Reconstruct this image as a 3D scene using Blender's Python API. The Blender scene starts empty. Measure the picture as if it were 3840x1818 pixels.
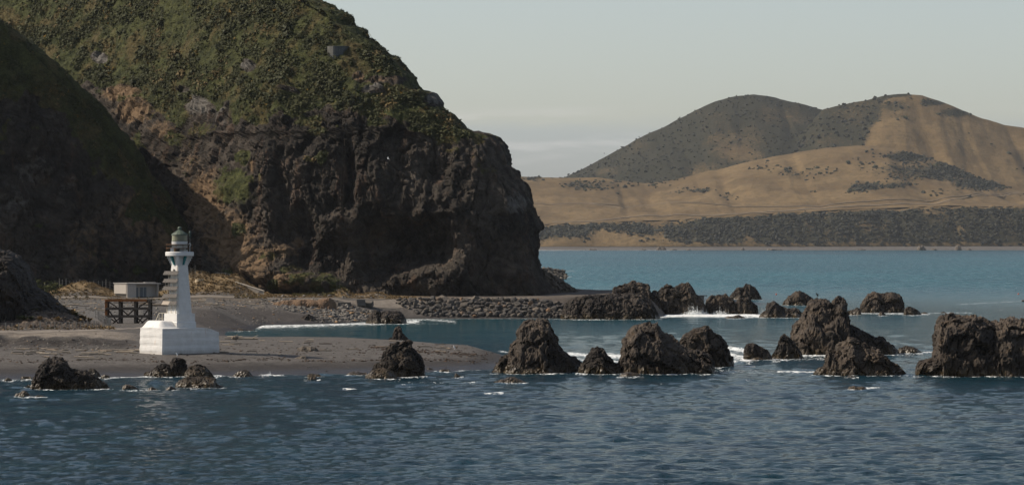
import bpy, bmesh, math, random
import numpy as np
from mathutils import Vector, Matrix

scene = bpy.context.scene
COL = scene.collection
rng = np.random.default_rng(11)
random.seed(11)
R = math.radians

# ------------------------------------------------------------------ camera, sky, sun, exposure
F, EYE, YH = 12850.0, 16.0, 903.0            # focal length in photo pixels, eye height, horizon row
cam_d = bpy.data.cameras.new('camera'); cam = bpy.data.objects.new('camera', cam_d); COL.objects.link(cam)
cam_d.sensor_width = 36.0; cam_d.lens = 36.0*F/3840.0
cam_d.clip_start = 1.0; cam_d.clip_end = 60000.0
cam.location = (0, 0, EYE); cam.rotation_euler = (math.pi/2 - 6.0/F, 0, 0)
scene.camera = cam

SUN_EL, SUN_AZ = R(42.0), R(5.0)            # azimuth: behind the left-hand side of the view
SUN_DIR = Vector((-math.cos(SUN_EL)*math.cos(SUN_AZ), math.cos(SUN_EL)*math.sin(SUN_AZ), math.sin(SUN_EL)))
sun_d = bpy.data.lights.new('sun', 'SUN'); sun = bpy.data.objects.new('sun', sun_d); COL.objects.link(sun)
sun_d.energy = 5.0; sun_d.angle = R(0.5); sun_d.color = (1.0, 0.88, 0.73)
sun.rotation_euler = SUN_DIR.to_track_quat('Z', 'Y').to_euler()
sun.location = (-300, 100, 400)

world = bpy.data.worlds.new('World'); scene.world = world; world.use_nodes = True
wn, wl = world.node_tree.nodes, world.node_tree.links
wn.clear()
w_out = wn.new('ShaderNodeOutputWorld'); w_bg = wn.new('ShaderNodeBackground')
w_sky = wn.new('ShaderNodeTexSky'); w_sky.sky_type = 'NISHITA'; w_sky.sun_disc = False
w_sky.sun_elevation = SUN_EL; w_sky.sun_rotation = math.atan2(SUN_DIR.x, SUN_DIR.y)
w_sky.altitude = 0; w_sky.air_density = 1.0; w_sky.dust_density = 1.2; w_sky.ozone_density = 1.0
w_hs = wn.new('ShaderNodeHueSaturation'); w_hs.inputs['Saturation'].default_value = 0.72
w_tint = wn.new('ShaderNodeMix'); w_tint.data_type = 'RGBA'; w_tint.blend_type = 'MULTIPLY'
w_tint.inputs[0].default_value = 1.0; w_tint.inputs[7].default_value = (0.98, 0.98, 1.0, 1)
w_tc = wn.new('ShaderNodeTexCoord'); w_map = wn.new('ShaderNodeMapping')
w_map.inputs['Scale'].default_value = (5, 5, 60); w_map.inputs['Location'].default_value = (1.3, 0.2, 0.4)
w_no = wn.new('ShaderNodeTexNoise'); w_no.inputs['Scale'].default_value = 2.2; w_no.inputs['Detail'].default_value = 8
w_no.inputs['Roughness'].default_value = 0.55; w_no.inputs['Distortion'].default_value = 0.6
w_mr = wn.new('ShaderNodeMapRange'); w_mr.inputs[1].default_value = 0.47; w_mr.inputs[2].default_value = 0.70
w_mr.inputs[3].default_value = 0.0; w_mr.inputs[4].default_value = 0.7
w_mr.interpolation_type = 'SMOOTHSTEP'
w_sep = wn.new('ShaderNodeSeparateXYZ')           # thin cloud lies in a low belt all round the horizon
w_b1 = wn.new('ShaderNodeMapRange'); w_b1.inputs[1].default_value = 0.034; w_b1.inputs[2].default_value = 0.040
w_b1.inputs[3].default_value = 1.0; w_b1.inputs[4].default_value = 0.0; w_b1.interpolation_type = 'SMOOTHSTEP'
w_mul = wn.new('ShaderNodeMath'); w_mul.operation = 'MULTIPLY'
w_mix = wn.new('ShaderNodeMix'); w_mix.data_type = 'RGBA'; w_mix.blend_type = 'MIX'
w_mix.inputs[7].default_value = (5.6, 5.4, 5.2, 1)
wl.new(w_tc.outputs['Generated'], w_map.inputs['Vector']); wl.new(w_map.outputs[0], w_no.inputs['Vector'])
wl.new(w_tc.outputs['Generated'], w_sep.inputs[0]); wl.new(w_sep.outputs['Z'], w_b1.inputs[0])
wl.new(w_no.outputs[0], w_mr.inputs[0]); wl.new(w_mr.outputs[0], w_mul.inputs[0]); wl.new(w_b1.outputs[0], w_mul.inputs[1])
wl.new(w_sky.outputs[0], w_hs.inputs['Color']); wl.new(w_hs.outputs[0], w_tint.inputs[6])
w_lay = wn.new('ShaderNodeMix'); w_lay.data_type = 'RGBA'; w_lay.blend_type = 'MULTIPLY'      # bluish-grey layer under the streaks
w_lay.inputs[7].default_value = (0.88, 0.925, 1.03, 1)
w_add = wn.new('ShaderNodeMath'); w_add.operation = 'MULTIPLY_ADD'; w_add.inputs[1].default_value = 0.012
w_b2 = wn.new('ShaderNodeMapRange'); w_b2.inputs[1].default_value = 0.036; w_b2.inputs[2].default_value = 0.042
w_b2.inputs[3].default_value = 1.0; w_b2.inputs[4].default_value = 0.0; w_b2.interpolation_type = 'SMOOTHSTEP'
wl.new(w_no.outputs[0], w_add.inputs[0]); wl.new(w_sep.outputs['Z'], w_add.inputs[2]); wl.new(w_add.outputs[0], w_b2.inputs[0])
wl.new(w_b2.outputs[0], w_lay.inputs[0]); wl.new(w_tint.outputs[2], w_lay.inputs[6]); wl.new(w_lay.outputs[2], w_mix.inputs[6]); wl.new(w_mul.outputs[0], w_mix.inputs[0])
wl.new(w_mix.outputs[2], w_bg.inputs['Color']); wl.new(w_bg.outputs[0], w_out.inputs['Surface'])
w_bg.inputs['Strength'].default_value = 0.106

vs = scene.view_settings
vs.view_transform = 'Standard'; vs.look = 'None'; vs.exposure = 0.22; vs.gamma = 1.0; vs.use_curve_mapping = False
scene.render.engine = 'CYCLES'
scene.cycles.max_bounces = 5; scene.cycles.diffuse_bounces = 3; scene.cycles.glossy_bounces = 3
scene.cycles.transmission_bounces = 4; scene.cycles.volume_bounces = 0
scene.cycles.use_denoising = True
scene.cycles.denoiser = 'OPENIMAGEDENOISE'
scene.cycles.denoising_input_passes = 'RGB_ALBEDO_NORMAL'
scene.cycles.sample_clamp_indirect = 4.0; scene.cycles.sample_clamp_direct = 6.0

# ------------------------------------------------------------------ helpers
def pt(px, py, Y):
    """point at distance Y seen at photo pixel (px, py)"""
    return ((px-1920.0)/F*Y, Y, EYE-(py-YH)*Y/F)
def xat(px, Y): return (px-1920.0)/F*Y
def sea_Y(py): return EYE*F/(py-YH)

def setp(o, label=None, cat=None, group=None, kind=None):
    if label: o['label'] = label
    if cat: o['category'] = cat
    if group: o['group'] = group
    if kind: o['kind'] = kind
    return o
def empty(name, loc, label, cat, group=None, rz=0.0):
    o = bpy.data.objects.new(name, None); COL.objects.link(o); o.empty_display_size = 0.3
    o.location = loc; o.rotation_euler = (0, 0, rz)
    return setp(o, label, cat, group)
def link(name, me, mat=None, parent=None):
    o = bpy.data.objects.new(name, me); COL.objects.link(o)
    if mat is not None and len(me.materials) == 0: me.materials.append(mat)
    if parent is not None: o.parent = parent
    return o
def np_mesh(name, V, Fq, smooth=False, attrs=None):
    """mesh from numpy arrays; Fq is (n,3) or (n,4) or a list of such"""
    me = bpy.data.meshes.new(name)
    V = np.asarray(V, np.float32)
    fl = Fq if isinstance(Fq, list) else [Fq]
    fl = [np.asarray(f, np.int32) for f in fl if len(f)]
    me.vertices.add(len(V)); me.vertices.foreach_set('co', V.ravel())
    nl = sum(f.size for f in fl); npoly = sum(len(f) for f in fl)
    me.loops.add(nl); me.loops.foreach_set('vertex_index', np.concatenate([f.ravel() for f in fl]))
    tot = np.concatenate([np.full(len(f), f.shape[1], np.int32) for f in fl])
    st = np.concatenate([[0], np.cumsum(tot)[:-1]]).astype(np.int32)
    me.polygons.add(npoly); me.polygons.foreach_set('loop_start', st); me.polygons.foreach_set('loop_total', tot)
    me.polygons.foreach_set('use_smooth', np.full(npoly, smooth))
    if attrs:
        for k, a in attrs.items():
            a = np.asarray(a, np.float32)
            if a.ndim == 1:
                at = me.attributes.new(k, 'FLOAT', 'POINT'); at.data.foreach_set('value', a)
            else:
                at = me.attributes.new(k, 'FLOAT_COLOR', 'POINT')
                if a.shape[1] == 3: a = np.concatenate([a, np.ones((len(a), 1), np.float32)], 1)
                at.data.foreach_set('color', a.ravel())
    me.update(calc_edges=True); me.validate()
    return me
def grid_faces(nu, nv, wrap_u=False):
    """vertex index = j*nu+i"""
    i = np.arange(nu if wrap_u else nu-1); j = np.arange(nv-1)
    I, J = np.meshgrid(i, j); I2 = (I+1) % nu
    return np.stack([J*nu+I, J*nu+I2, (J+1)*nu+I2, (J+1)*nu+I], -1).reshape(-1, 4)

# ---- noise (numpy)
_P = np.random.default_rng(3).permutation(256).astype(np.int64); _P = np.concatenate([_P, _P, _P])
_G = np.random.default_rng(4).normal(size=(256, 3)); _G /= np.linalg.norm(_G, axis=1)[:, None]
_J = np.random.default_rng(5).random((256, 3))
def perlin(p):
    p = np.asarray(p, float); i = np.floor(p).astype(np.int64); f = p-i; i &= 255
    u = f*f*f*(f*(f*6-15)+10); out = np.zeros(len(p))
    for dx in (0, 1):
        wx = u[:, 0] if dx else 1-u[:, 0]
        for dy in (0, 1):
            wy = u[:, 1] if dy else 1-u[:, 1]
            for dz in (0, 1):
                wz = u[:, 2] if dz else 1-u[:, 2]
                h = _P[_P[_P[(i[:, 0]+dx) & 255]+((i[:, 1]+dy) & 255)]+((i[:, 2]+dz) & 255)]
                g = _G[h]
                out += wx*wy*wz*(g[:, 0]*(f[:, 0]-dx)+g[:, 1]*(f[:, 1]-dy)+g[:, 2]*(f[:, 2]-dz))
    return out*1.5
def fbm(p, o=4, gain=0.5, lac=2.07):
    a, s, t = 1.0, 0.0, 0.0; p = np.asarray(p, float)
    for k in range(o):
        s = s+a*perlin(p+k*17.3); t += a; a *= gain; p = p*lac
    return s/t
def ridged(p, o=4, gain=0.5):
    a, s, t = 1.0, 0.0, 0.0; p = np.asarray(p, float)
    for k in range(o):
        s = s+a*(1-np.abs(perlin(p+k*11.7))*2); t += a; a *= gain; p = p*2.03
    return s/t
def facets(p, tilt=0.8):
    """broken planar facets: every cell is a tilted flat piece; about -1..1"""
    p = np.asarray(p, float); n = len(p); F1 = np.full(n, 9.0); val = np.zeros(n); F2 = np.full(n, 9.0)
    i = np.floor(p).astype(np.int64); f = p-i
    for dx in (-1, 0, 1):
        for dy in (-1, 0, 1):
            for dz in (-1, 0, 1):
                h = _P[_P[_P[(i[:, 0]+dx) & 255]+((i[:, 1]+dy) & 255)]+((i[:, 2]+dz) & 255)]
                j = _J[h]; v = np.stack([f[:, 0]-j[:, 0]-dx, f[:, 1]-j[:, 1]-dy, f[:, 2]-j[:, 2]-dz], 1)
                d = np.sqrt((v*v).sum(1)); c = d < F1
                F2 = np.where(c, F1, np.minimum(F2, d)); F1 = np.where(c, d, F1)
                val = np.where(c, (h/255.0-0.5)*1.1+tilt*(v*_G[h]).sum(1), val)
    return val, F2-F1
def worley(p):
    """F1, F2-F1 and a per-cell random"""
    p = np.asarray(p, float); n = len(p); F1 = np.full(n, 9.0); F2 = np.full(n, 9.0); idc = np.zeros(n)
    i = np.floor(p).astype(np.int64); f = p-i
    for dx in (-1, 0, 1):
        for dy in (-1, 0, 1):
            for dz in (-1, 0, 1):
                h = _P[_P[_P[(i[:, 0]+dx) & 255]+((i[:, 1]+dy) & 255)]+((i[:, 2]+dz) & 255)]
                j = _J[h]
                d = np.sqrt((j[:, 0]+dx-f[:, 0])**2+(j[:, 1]+dy-f[:, 1])**2+(j[:, 2]+dz-f[:, 2])**2)
                c = d < F1
                F2 = np.where(c, F1, np.minimum(F2, d)); F1 = np.where(c, d, F1); idc = np.where(c, h/255.0, idc)
    return F1, F2-F1, idc
def smooth01(x, a, b):
    t = np.clip((np.asarray(x, float)-a)/(b-a), 0, 1); return t*t*(3-2*t)
def poly(x, pts):
    q = np.array(pts, float); return np.interp(x, q[:, 0], q[:, 1])
def grid_normals(P):
    """P (nv,nu,3)"""
    du = np.gradient(P, axis=1); dv = np.gradient(P, axis=0)
    n = np.cross(du, dv); return n/(np.linalg.norm(n, axis=-1, keepdims=True)+1e-9)

# ---- node materials
class NM:
    def __init__(s, name):
        s.m = bpy.data.materials.new(name); s.m.use_nodes = True
        s.t = s.m.node_tree; s.t.nodes.clear()
        s.out = s.t.nodes.new('ShaderNodeOutputMaterial')
        s.b = s.t.nodes.new('ShaderNodeBsdfPrincipled'); s.t.links.new(s.b.outputs[0], s.out.inputs['Surface'])
        s.b.inputs['Specular IOR Level'].default_value = 0.3
    def set(s, sock, v):
        if isinstance(v, bpy.types.NodeSocket): s.t.links.new(v, sock)
        elif v is not None:
            if hasattr(sock.default_value, '__len__') and not hasattr(v, '__len__'): v = (v, v, v)
            if hasattr(sock.default_value, '__len__') and len(sock.default_value) == 4 and len(v) == 3: v = (*v, 1)
            sock.default_value = v
    def bs(s, **kw):
        for k, v in kw.items(): s.set(s.b.inputs[k.replace('_', ' ')], v)
    def pos(s): return s.t.nodes.new('ShaderNodeNewGeometry').outputs['Position']
    def nrm(s): return s.t.nodes.new('ShaderNodeNewGeometry').outputs['Normal']
    def objco(s): return s.t.nodes.new('ShaderNodeTexCoord').outputs['Object']
    def rand(s): return s.t.nodes.new('ShaderNodeObjectInfo').outputs['Random']
    def attr(s, n, out='Fac'):
        a = s.t.nodes.new('ShaderNodeAttribute'); a.attribute_name = n; return a.outputs[out]
    def map(s, v, scale=(1, 1, 1), rot=(0, 0, 0), loc=(0, 0, 0)):
        n = s.t.nodes.new('ShaderNodeMapping'); s.set(n.inputs['Vector'], v)
        n.inputs['Scale'].default_value = scale; n.inputs['Rotation'].default_value = rot; n.inputs['Location'].default_value = loc
        return n.outputs[0]
    def noise(s, v, scale, detail=4, rough=0.55, dist=0.0):
        n = s.t.nodes.new('ShaderNodeTexNoise'); s.set(n.inputs['Vector'], v)
        n.inputs['Scale'].default_value = scale; n.inputs['Detail'].default_value = detail
        n.inputs['Roughness'].default_value = rough; n.inputs['Distortion'].default_value = dist
        return n.outputs[0]
    def voro(s, v, scale, feature='F1', out='Distance'):
        n = s.t.nodes.new('ShaderNodeTexVoronoi'); n.feature = feature; s.set(n.inputs['Vector'], v)
        n.inputs['Scale'].default_value = scale; return n.outputs[out]
    def rng(s, v, a, b, c=0.0, d=1.0, smooth=True):
        n = s.t.nodes.new('ShaderNodeMapRange'); s.set(n.inputs[0], v)
        n.inputs[1].default_value = a; n.inputs[2].default_value = b; n.inputs[3].default_value = c; n.inputs[4].default_value = d
        if smooth: n.interpolation_type = 'SMOOTHSTEP'
        return n.outputs[0]
    def math(s, op, a, b=None, c=None):
        n = s.t.nodes.new('ShaderNodeMath'); n.operation = op; s.set(n.inputs[0], a)
        if b is not None: s.set(n.inputs[1], b)
        if c is not None: s.set(n.inputs[2], c)
        return n.outputs[0]
    def mix(s, f, a, b, mode='MIX'):
        n = s.t.nodes.new('ShaderNodeMix'); n.data_type = 'RGBA'; n.blend_type = mode
        s.set(n.inputs[0], f); s.set(n.inputs[6], a); s.set(n.inputs[7], b); return n.outputs[2]
    def sep(s, v):
        n = s.t.nodes.new('ShaderNodeSeparateXYZ'); s.set(n.inputs[0], v); return n.outputs
    def bump(s, h, strength=0.5, dist=0.1, prev=None):
        n = s.t.nodes.new('ShaderNodeBump'); s.set(n.inputs['Height'], h)
        n.inputs['Strength'].default_value = strength; n.inputs['Distance'].default_value = dist
        if prev is not None: s.set(n.inputs['Normal'], prev)
        return n.outputs[0]
def simple(name, col, rough=0.7, metal=0.0, var=0.25, scale=3.0, bump=0.0, spec=0.3):
    m = NM(name); n = m.noise(m.objco(), scale, 5)
    c = m.mix(n, tuple(x*(1-var) for x in col), tuple(min(1, x*(1+var)) for x in col))
    m.bs(Base_Color=c, Roughness=rough, Metallic=metal, Specular_IOR_Level=spec)
    if bump: m.bs(Normal=m.bump(m.noise(m.objco(), scale*4, 4), bump, 0.02))
    return m.m

# ---- small solid builders on bmesh
class SB:
    """collects solids into one mesh"""
    def __init__(s): s.bm = bmesh.new()
    def box(s, c, d, rz=0.0, rx=0.0, ry=0.0, bevel=0.0):
        r = bmesh.ops.create_cube(s.bm, size=1.0); vs_ = r['verts']
        M = Matrix.Translation(c) @ Matrix.Rotation(rz, 4, 'Z') @ Matrix.Rotation(ry, 4, 'Y') @ Matrix.Rotation(rx, 4, 'X') @ Matrix.Diagonal((*d, 1))
        bmesh.ops.transform(s.bm, matrix=M, verts=vs_)
        if bevel:
            es = list({e for v in vs_ for e in v.link_edges})
            bmesh.ops.bevel(s.bm, geom=es, offset=bevel, segments=1, affect='EDGES')
        return s
    def beam(s, a, b, w, h=None, roll_up=(0, 0, 1)):
        """rectangular bar from a to b"""
        h = h or w; a, b = Vector(a), Vector(b); d = b-a; L = d.length; d.normalize()
        up = Vector(roll_up)
        if abs(d.dot(up)) > 0.98: up = Vector((0, 1, 0))
        x = d.cross(up).normalized(); y = x.cross(d).normalized()
        vv = []
        for q in (a, b):
            for sx, sy in ((-1, -1), (1, -1), (1, 1), (-1, 1)):
                vv.append(s.bm.verts.new(q+x*sx*w/2+y*sy*h/2))
        f = s.bm.faces.new
        f(vv[0:4][::-1]); f(vv[4:8])
        for k in range(4): f((vv[k], vv[(k+1) % 4], vv[4+(k+1) % 4], vv[4+k]))
        return s
    def tube(s, pts, radii, n=8):
        pts = [Vector(p) for p in pts]; rings = []
        if not hasattr(radii, '__len__'): radii = [radii]*len(pts)
        for k, p in enumerate(pts):
            d = (pts[min(k+1, len(pts)-1)]-pts[max(k-1, 0)]).normalized()
            up = Vector((0, 0, 1)) if abs(d.z) < 0.95 else Vector((0, 1, 0))
            x = d.cross(up).normalized(); y = x.cross(d).normalized()
            rings.append([s.bm.verts.new(p+(x*math.cos(t*2*math.pi/n)+y*math.sin(t*2*math.pi/n))*radii[k]) for t in range(n)])
        for a, b in zip(rings, rings[1:]):
            for t in range(n): s.bm.faces.new((a[t], a[(t+1) % n], b[(t+1) % n], b[t]))
        s.bm.faces.new(rings[0][::-1]); s.bm.faces.new(rings[-1])
        return s
    def lathe(s, prof, n=24, c=(0, 0, 0), a0=0.0, a1=2*math.pi):
        full = abs(a1-a0-2*math.pi) < 1e-6; m = n if full else n+1; rings = []
        for r, z in prof:
            rings.append([s.bm.verts.new((c[0]+r*math.cos(a0+(a1-a0)*t/n), c[1]+r*math.sin(a0+(a1-a0)*t/n), c[2]+z)) for t in range(m)])
        for a, b in zip(rings, rings[1:]):
            for t in range(n): s.bm.faces.new((a[t], a[(t+1) % m], b[(t+1) % m], b[t]))
        if full:
            if prof[0][0] > 1e-5: s.bm.faces.new(rings[0][::-1])
            if prof[-1][0] > 1e-5: s.bm.faces.new(rings[-1])
        return s
    def hull(s, pts):
        """closed loft of two equal polygons: pts = [bottom list, top list]"""
        b = [s.bm.verts.new(p) for p in pts[0]]; t = [s.bm.verts.new(p) for p in pts[1]]; n = len(b)
        s.bm.faces.new(b[::-1]); s.bm.faces.new(t)
        for k in range(n): s.bm.faces.new((b[k], b[(k+1) % n], t[(k+1) % n], t[k]))
        return s
    def mesh(s, name, smooth=False):
        bmesh.ops.recalc_face_normals(s.bm, faces=s.bm.faces[:])
        me = bpy.data.meshes.new(name); s.bm.to_mesh(me); s.bm.free()
        if smooth:
            me.polygons.foreach_set('use_smooth', [True]*len(me.polygons))
            try: me.set_sharp_from_angle(angle=R(40))
            except Exception: pass
        return me
    def obj(s, name, mat, parent=None, smooth=False):
        return link(name, s.mesh(name, smooth), mat, parent)
# ------------------------------------------------------------------ materials
def rock_material(name, dark, mid, warm, tide=True, scale=1.0, warm_amt=0.5, bump=0.5, weed=(0.030, 0.021, 0.010)):
    m = NM(name); p = m.pos()
    n1 = m.noise(p, 0.16*scale, 7, 0.62, 0.4); n2 = m.noise(p, 1.1*scale, 6, 0.65); n3 = m.noise(m.map(p, (1, 1, 2.2), (0.5, 0.3, 0)), 0.45*scale, 5, 0.6, 0.8)
    c = m.mix(m.rng(n1, 0.36, 0.64), dark, mid)
    c = m.mix(m.math('MULTIPLY', m.rng(n3, 0.5, 0.68), warm_amt), c, warm)
    c = m.mix(m.rng(n2, 0.35, 0.72), m.mix(1.0, c, (0.62, 0.60, 0.58), 'MULTIPLY'), m.mix(1.0, c, (1.35, 1.32, 1.28), 'MULTIPLY'))
    # pale lichen flecks
    n4 = m.noise(p, 2.6*scale, 5, 0.7)
    c = m.mix(m.math('MULTIPLY', m.rng(n4, 0.60, 0.70), 0.35), c, (0.16, 0.155, 0.14))
    rough = 0.86
    if tide:
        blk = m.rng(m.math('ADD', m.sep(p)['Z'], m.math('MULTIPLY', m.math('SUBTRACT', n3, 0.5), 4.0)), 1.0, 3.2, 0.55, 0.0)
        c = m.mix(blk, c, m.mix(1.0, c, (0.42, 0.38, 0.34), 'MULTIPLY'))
        z = m.math('ADD', m.sep(p)['Z'], m.math('MULTIPLY', m.math('SUBTRACT', n3, 0.5), 2.6))
        wet = m.rng(z, 0.25, 1.25, 1.0, 0.0)
        weedc = m.mix(m.rng(n2, 0.4, 0.62), weed, (0.052, 0.036, 0.015))
        c = m.mix(m.math('MULTIPLY', wet, 0.85), c, weedc)
        rough = m.rng(wet, 0.0, 1.0, 0.86, 0.34)
    b = m.bump(n2, bump*.8, 0.28/scale)
    b = m.bump(m.voro(m.map(p, (1, 1, 1.5)), 1.3*scale, 'DISTANCE_TO_EDGE'), 0.35*bump, 0.16/scale, b)
    b = m.bump(n4, 0.5*bump, 0.12/scale, b)
    m.bs(Base_Color=c, Roughness=rough, Normal=b)
    return m.m
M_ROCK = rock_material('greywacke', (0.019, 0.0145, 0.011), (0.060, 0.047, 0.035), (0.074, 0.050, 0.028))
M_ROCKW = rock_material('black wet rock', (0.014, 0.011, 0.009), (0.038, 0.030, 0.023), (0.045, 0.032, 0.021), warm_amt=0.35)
M_CRAG = rock_material('shaded crag rock', (0.009, 0.007, 0.006), (0.026, 0.021, 0.016), (0.034, 0.024, 0.015), tide=False, bump=.5)  # darker copy of the rock tone, the crag's shade put into its colour
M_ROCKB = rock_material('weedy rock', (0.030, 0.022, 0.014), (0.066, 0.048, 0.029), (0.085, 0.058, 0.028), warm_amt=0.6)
M_ROCKP = rock_material('sandy rock', (0.055, 0.046, 0.037), (0.115, 0.098, 0.078), (0.13, 0.10, 0.066), tide=False)

def cliff_material():
    m = NM('cliff face'); p = m.pos()
    veg = m.attr('veg'); soil = m.attr('soil'); grey = m.attr('pale')
    n1 = m.noise(p, 0.07, 7, 0.62, 0.5); n2 = m.noise(p, 0.55, 7, 0.66)
    n3 = m.noise(m.map(p, (1, 1, 0.35)), 0.22, 6, 0.62, 0.9); n4 = m.noise(p, 1.7, 5, 0.7)
    c = m.mix(m.rng(n1, 0.35, 0.65), (0.021, 0.0185, 0.016), (0.066, 0.056, 0.046))
    c = m.mix(m.math('MULTIPLY', m.rng(n3, 0.52, 0.68), 0.48), c, (0.095, 0.058, 0.038))
    c = m.mix(m.rng(n2, 0.36, 0.7), m.mix(1.0, c, (0.6, 0.58, 0.56), 'MULTIPLY'), m.mix(1.0, c, (1.4, 1.38, 1.34), 'MULTIPLY'))
    c = m.mix(m.math('MULTIPLY', m.rng(n4, 0.60, 0.69), 0.3), c, (0.19, 0.18, 0.16))
    sm = m.rng(m.math('ADD', soil, m.math('MULTIPLY', m.math('SUBTRACT', n2, 0.5), 1.3)), 0.3, 0.75)
    c = m.mix(sm, c, m.mix(n2, (0.105, 0.068, 0.038), (0.19, 0.128, 0.075)))
    gm = m.rng(m.math('ADD', grey, m.math('MULTIPLY', m.math('SUBTRACT', n2, 0.5), 1.4)), 0.35, 0.8)
    c = m.mix(gm, c, m.mix(n4, (0.09, 0.082, 0.072), (0.17, 0.158, 0.14)))
    # low scrub and grass cover
    g1 = m.noise(p, 0.33, 6, 0.65, 0.3); g2 = m.noise(p, 2.2, 5, 0.7); g3 = m.noise(p, 0.12, 4, 0.6)
    g = m.mix(m.rng(g1, 0.38, 0.62), (0.024, 0.029, 0.009), (0.052, 0.056, 0.018))
    g = m.mix(m.math('MULTIPLY', m.rng(g3, 0.48, 0.62), 0.6), g, (0.090, 0.064, 0.028))
    g = m.mix(m.rng(g2, 0.3, 0.7), m.mix(1.0, g, (0.55, 0.55, 0.5), 'MULTIPLY'), m.mix(1.0, g, (1.4, 1.4, 1.4), 'MULTIPLY'))
    yb = m.math('MULTIPLY', m.rng(m.noise(p, 0.42, 5, 0.75), 0.655, 0.70), m.rng(g2, 0.42, 0.6))
    g = m.mix(m.math('MULTIPLY', yb, 0.8), g, (0.22, 0.125, 0.010))
    vm = m.rng(m.math('ADD', veg, m.math('MULTIPLY', m.math('SUBTRACT', n2, 0.5), 0.9)), 0.42, 0.58)
    c = m.mix(vm, c, g)
    b = m.bump(n2, 0.8, 0.7); b = m.bump(n4, 0.6, 0.3, b); b = m.bump(g2, 0.5, 0.3, b)
    m.bs(Base_Color=c, Roughness=0.9, Normal=b, Specular_IOR_Level=0.15)
    return m.m
M_CLIFF = cliff_material()

def land_material():
    m = NM('beach gravel'); p = m.pos(); col = m.attr('col', 'Color'); peb = m.attr('peb')
    n1 = m.noise(p, 7.0, 5, 0.75); n2 = m.noise(p, 0.5, 6, 0.6, 0.5); n3 = m.noise(p, 2.4, 6, 0.8)
    c = m.mix(m.rng(n2, 0.3, 0.7), m.mix(1.0, col, (0.78, 0.77, 0.76), 'MULTIPLY'), m.mix(1.0, col, (1.2, 1.2, 1.2), 'MULTIPLY'))
    c = m.mix(m.rng(n3, 0.3, 0.7), m.mix(1.0, c, (0.58, 0.57, 0.56), 'MULTIPLY'), m.mix(1.0, c, (1.4, 1.4, 1.4), 'MULTIPLY'))
    c = m.mix(m.rng(n1, 0.25, 0.75), m.mix(1.0, c, (0.7, 0.7, 0.7), 'MULTIPLY'), m.mix(1.0, c, (1.3, 1.3, 1.3), 'MULTIPLY'))
    st = m.math('MULTIPLY', m.rng(m.noise(p, 3.4, 3, 0.8), 0.62, 0.70), peb)
    c = m.mix(m.math('MULTIPLY', st, 0.8), c, (0.24, 0.225, 0.20))
    wet = m.rng(m.math('ADD', m.sep(p)['Z'], m.math('MULTIPLY', n2, 0.3)), 0.25, 1.2, 1.0, 0.0)
    c = m.mix(m.math('MULTIPLY', wet, 0.6), c, (0.026, 0.024, 0.023))
    m.bs(Base_Color=c, Roughness=m.rng(wet, 0, 1, 0.92, 0.45), Normal=m.bump(n3, 0.6, 0.25, m.bump(n1, 0.6, 0.08)), Specular_IOR_Level=0.2)
    return m.m
M_LAND = land_material()

def water_material():
    m = NM('sea water'); p = m.pos(); foam = m.attr('foam'); tq = m.attr('shoal')
    s1 = m.noise(m.map(p, (0.72, 1.0, 1), (0, 0, .12)), 1.7, 5, 0.62, 0.3)
    s2 = m.noise(m.map(p, (0.7, 1.0, 1), (0, 0, -0.2)), 3.4, 3, 0.6, 0.2)
    s3 = m.noise(m.map(p, (0.6, 0.6, 1), (0, 0, -0.2)), 0.16, 4, 0.55, 0.2)
    b = m.bump(s3, 0.15, 1.0); b = m.bump(s1, 1.0, 0.46, b); b = m.bump(s2, 0.9, 0.20, b)
    deep = m.mix(m.rng(s3, 0.3, 0.7), (0.0018, 0.0140, 0.022), (0.003, 0.025, 0.036))
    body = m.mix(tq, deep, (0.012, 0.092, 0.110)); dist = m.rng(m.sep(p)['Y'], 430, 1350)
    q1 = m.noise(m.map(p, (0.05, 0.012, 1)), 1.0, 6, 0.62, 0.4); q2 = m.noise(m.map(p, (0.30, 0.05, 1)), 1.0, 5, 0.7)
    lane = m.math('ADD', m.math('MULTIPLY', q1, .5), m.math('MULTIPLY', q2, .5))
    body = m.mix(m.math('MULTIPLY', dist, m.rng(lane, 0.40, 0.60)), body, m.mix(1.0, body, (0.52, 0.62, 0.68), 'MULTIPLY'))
    f1 = m.noise(m.map(p, (1, 0.30, 1)), 1.3, 6, 0.75, 0.8); f2 = m.noise(m.map(p, (1, 0.3, 1)), 4.5, 4, 0.75)
    fa = m.math('ADD', foam, m.math('MULTIPLY', m.math('SUBTRACT', m.math('ADD', m.math('MULTIPLY', f1, 0.65), m.math('MULTIPLY', f2, 0.35)), 0.52), 3.8))
    fm = m.math('MULTIPLY', m.rng(fa, 0.46, 1.0), m.rng(foam, 0.02, 0.12))
    # rare little whitecaps
    wc = m.math('MULTIPLY', m.rng(m.noise(m.map(p, (1, 0.25, 1)), 0.21, 7, 0.8), 0.735, 0.76), 0.55)
    fm = m.math('MAXIMUM', fm, wc)
    c = m.mix(fm, body, (0.80, 0.82, 0.80))
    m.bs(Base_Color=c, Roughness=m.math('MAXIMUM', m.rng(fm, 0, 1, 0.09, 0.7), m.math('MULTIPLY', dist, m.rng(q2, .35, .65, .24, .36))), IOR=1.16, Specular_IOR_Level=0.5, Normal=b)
    return m.m
M_WATER = water_material()
M_WHITE = None

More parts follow.
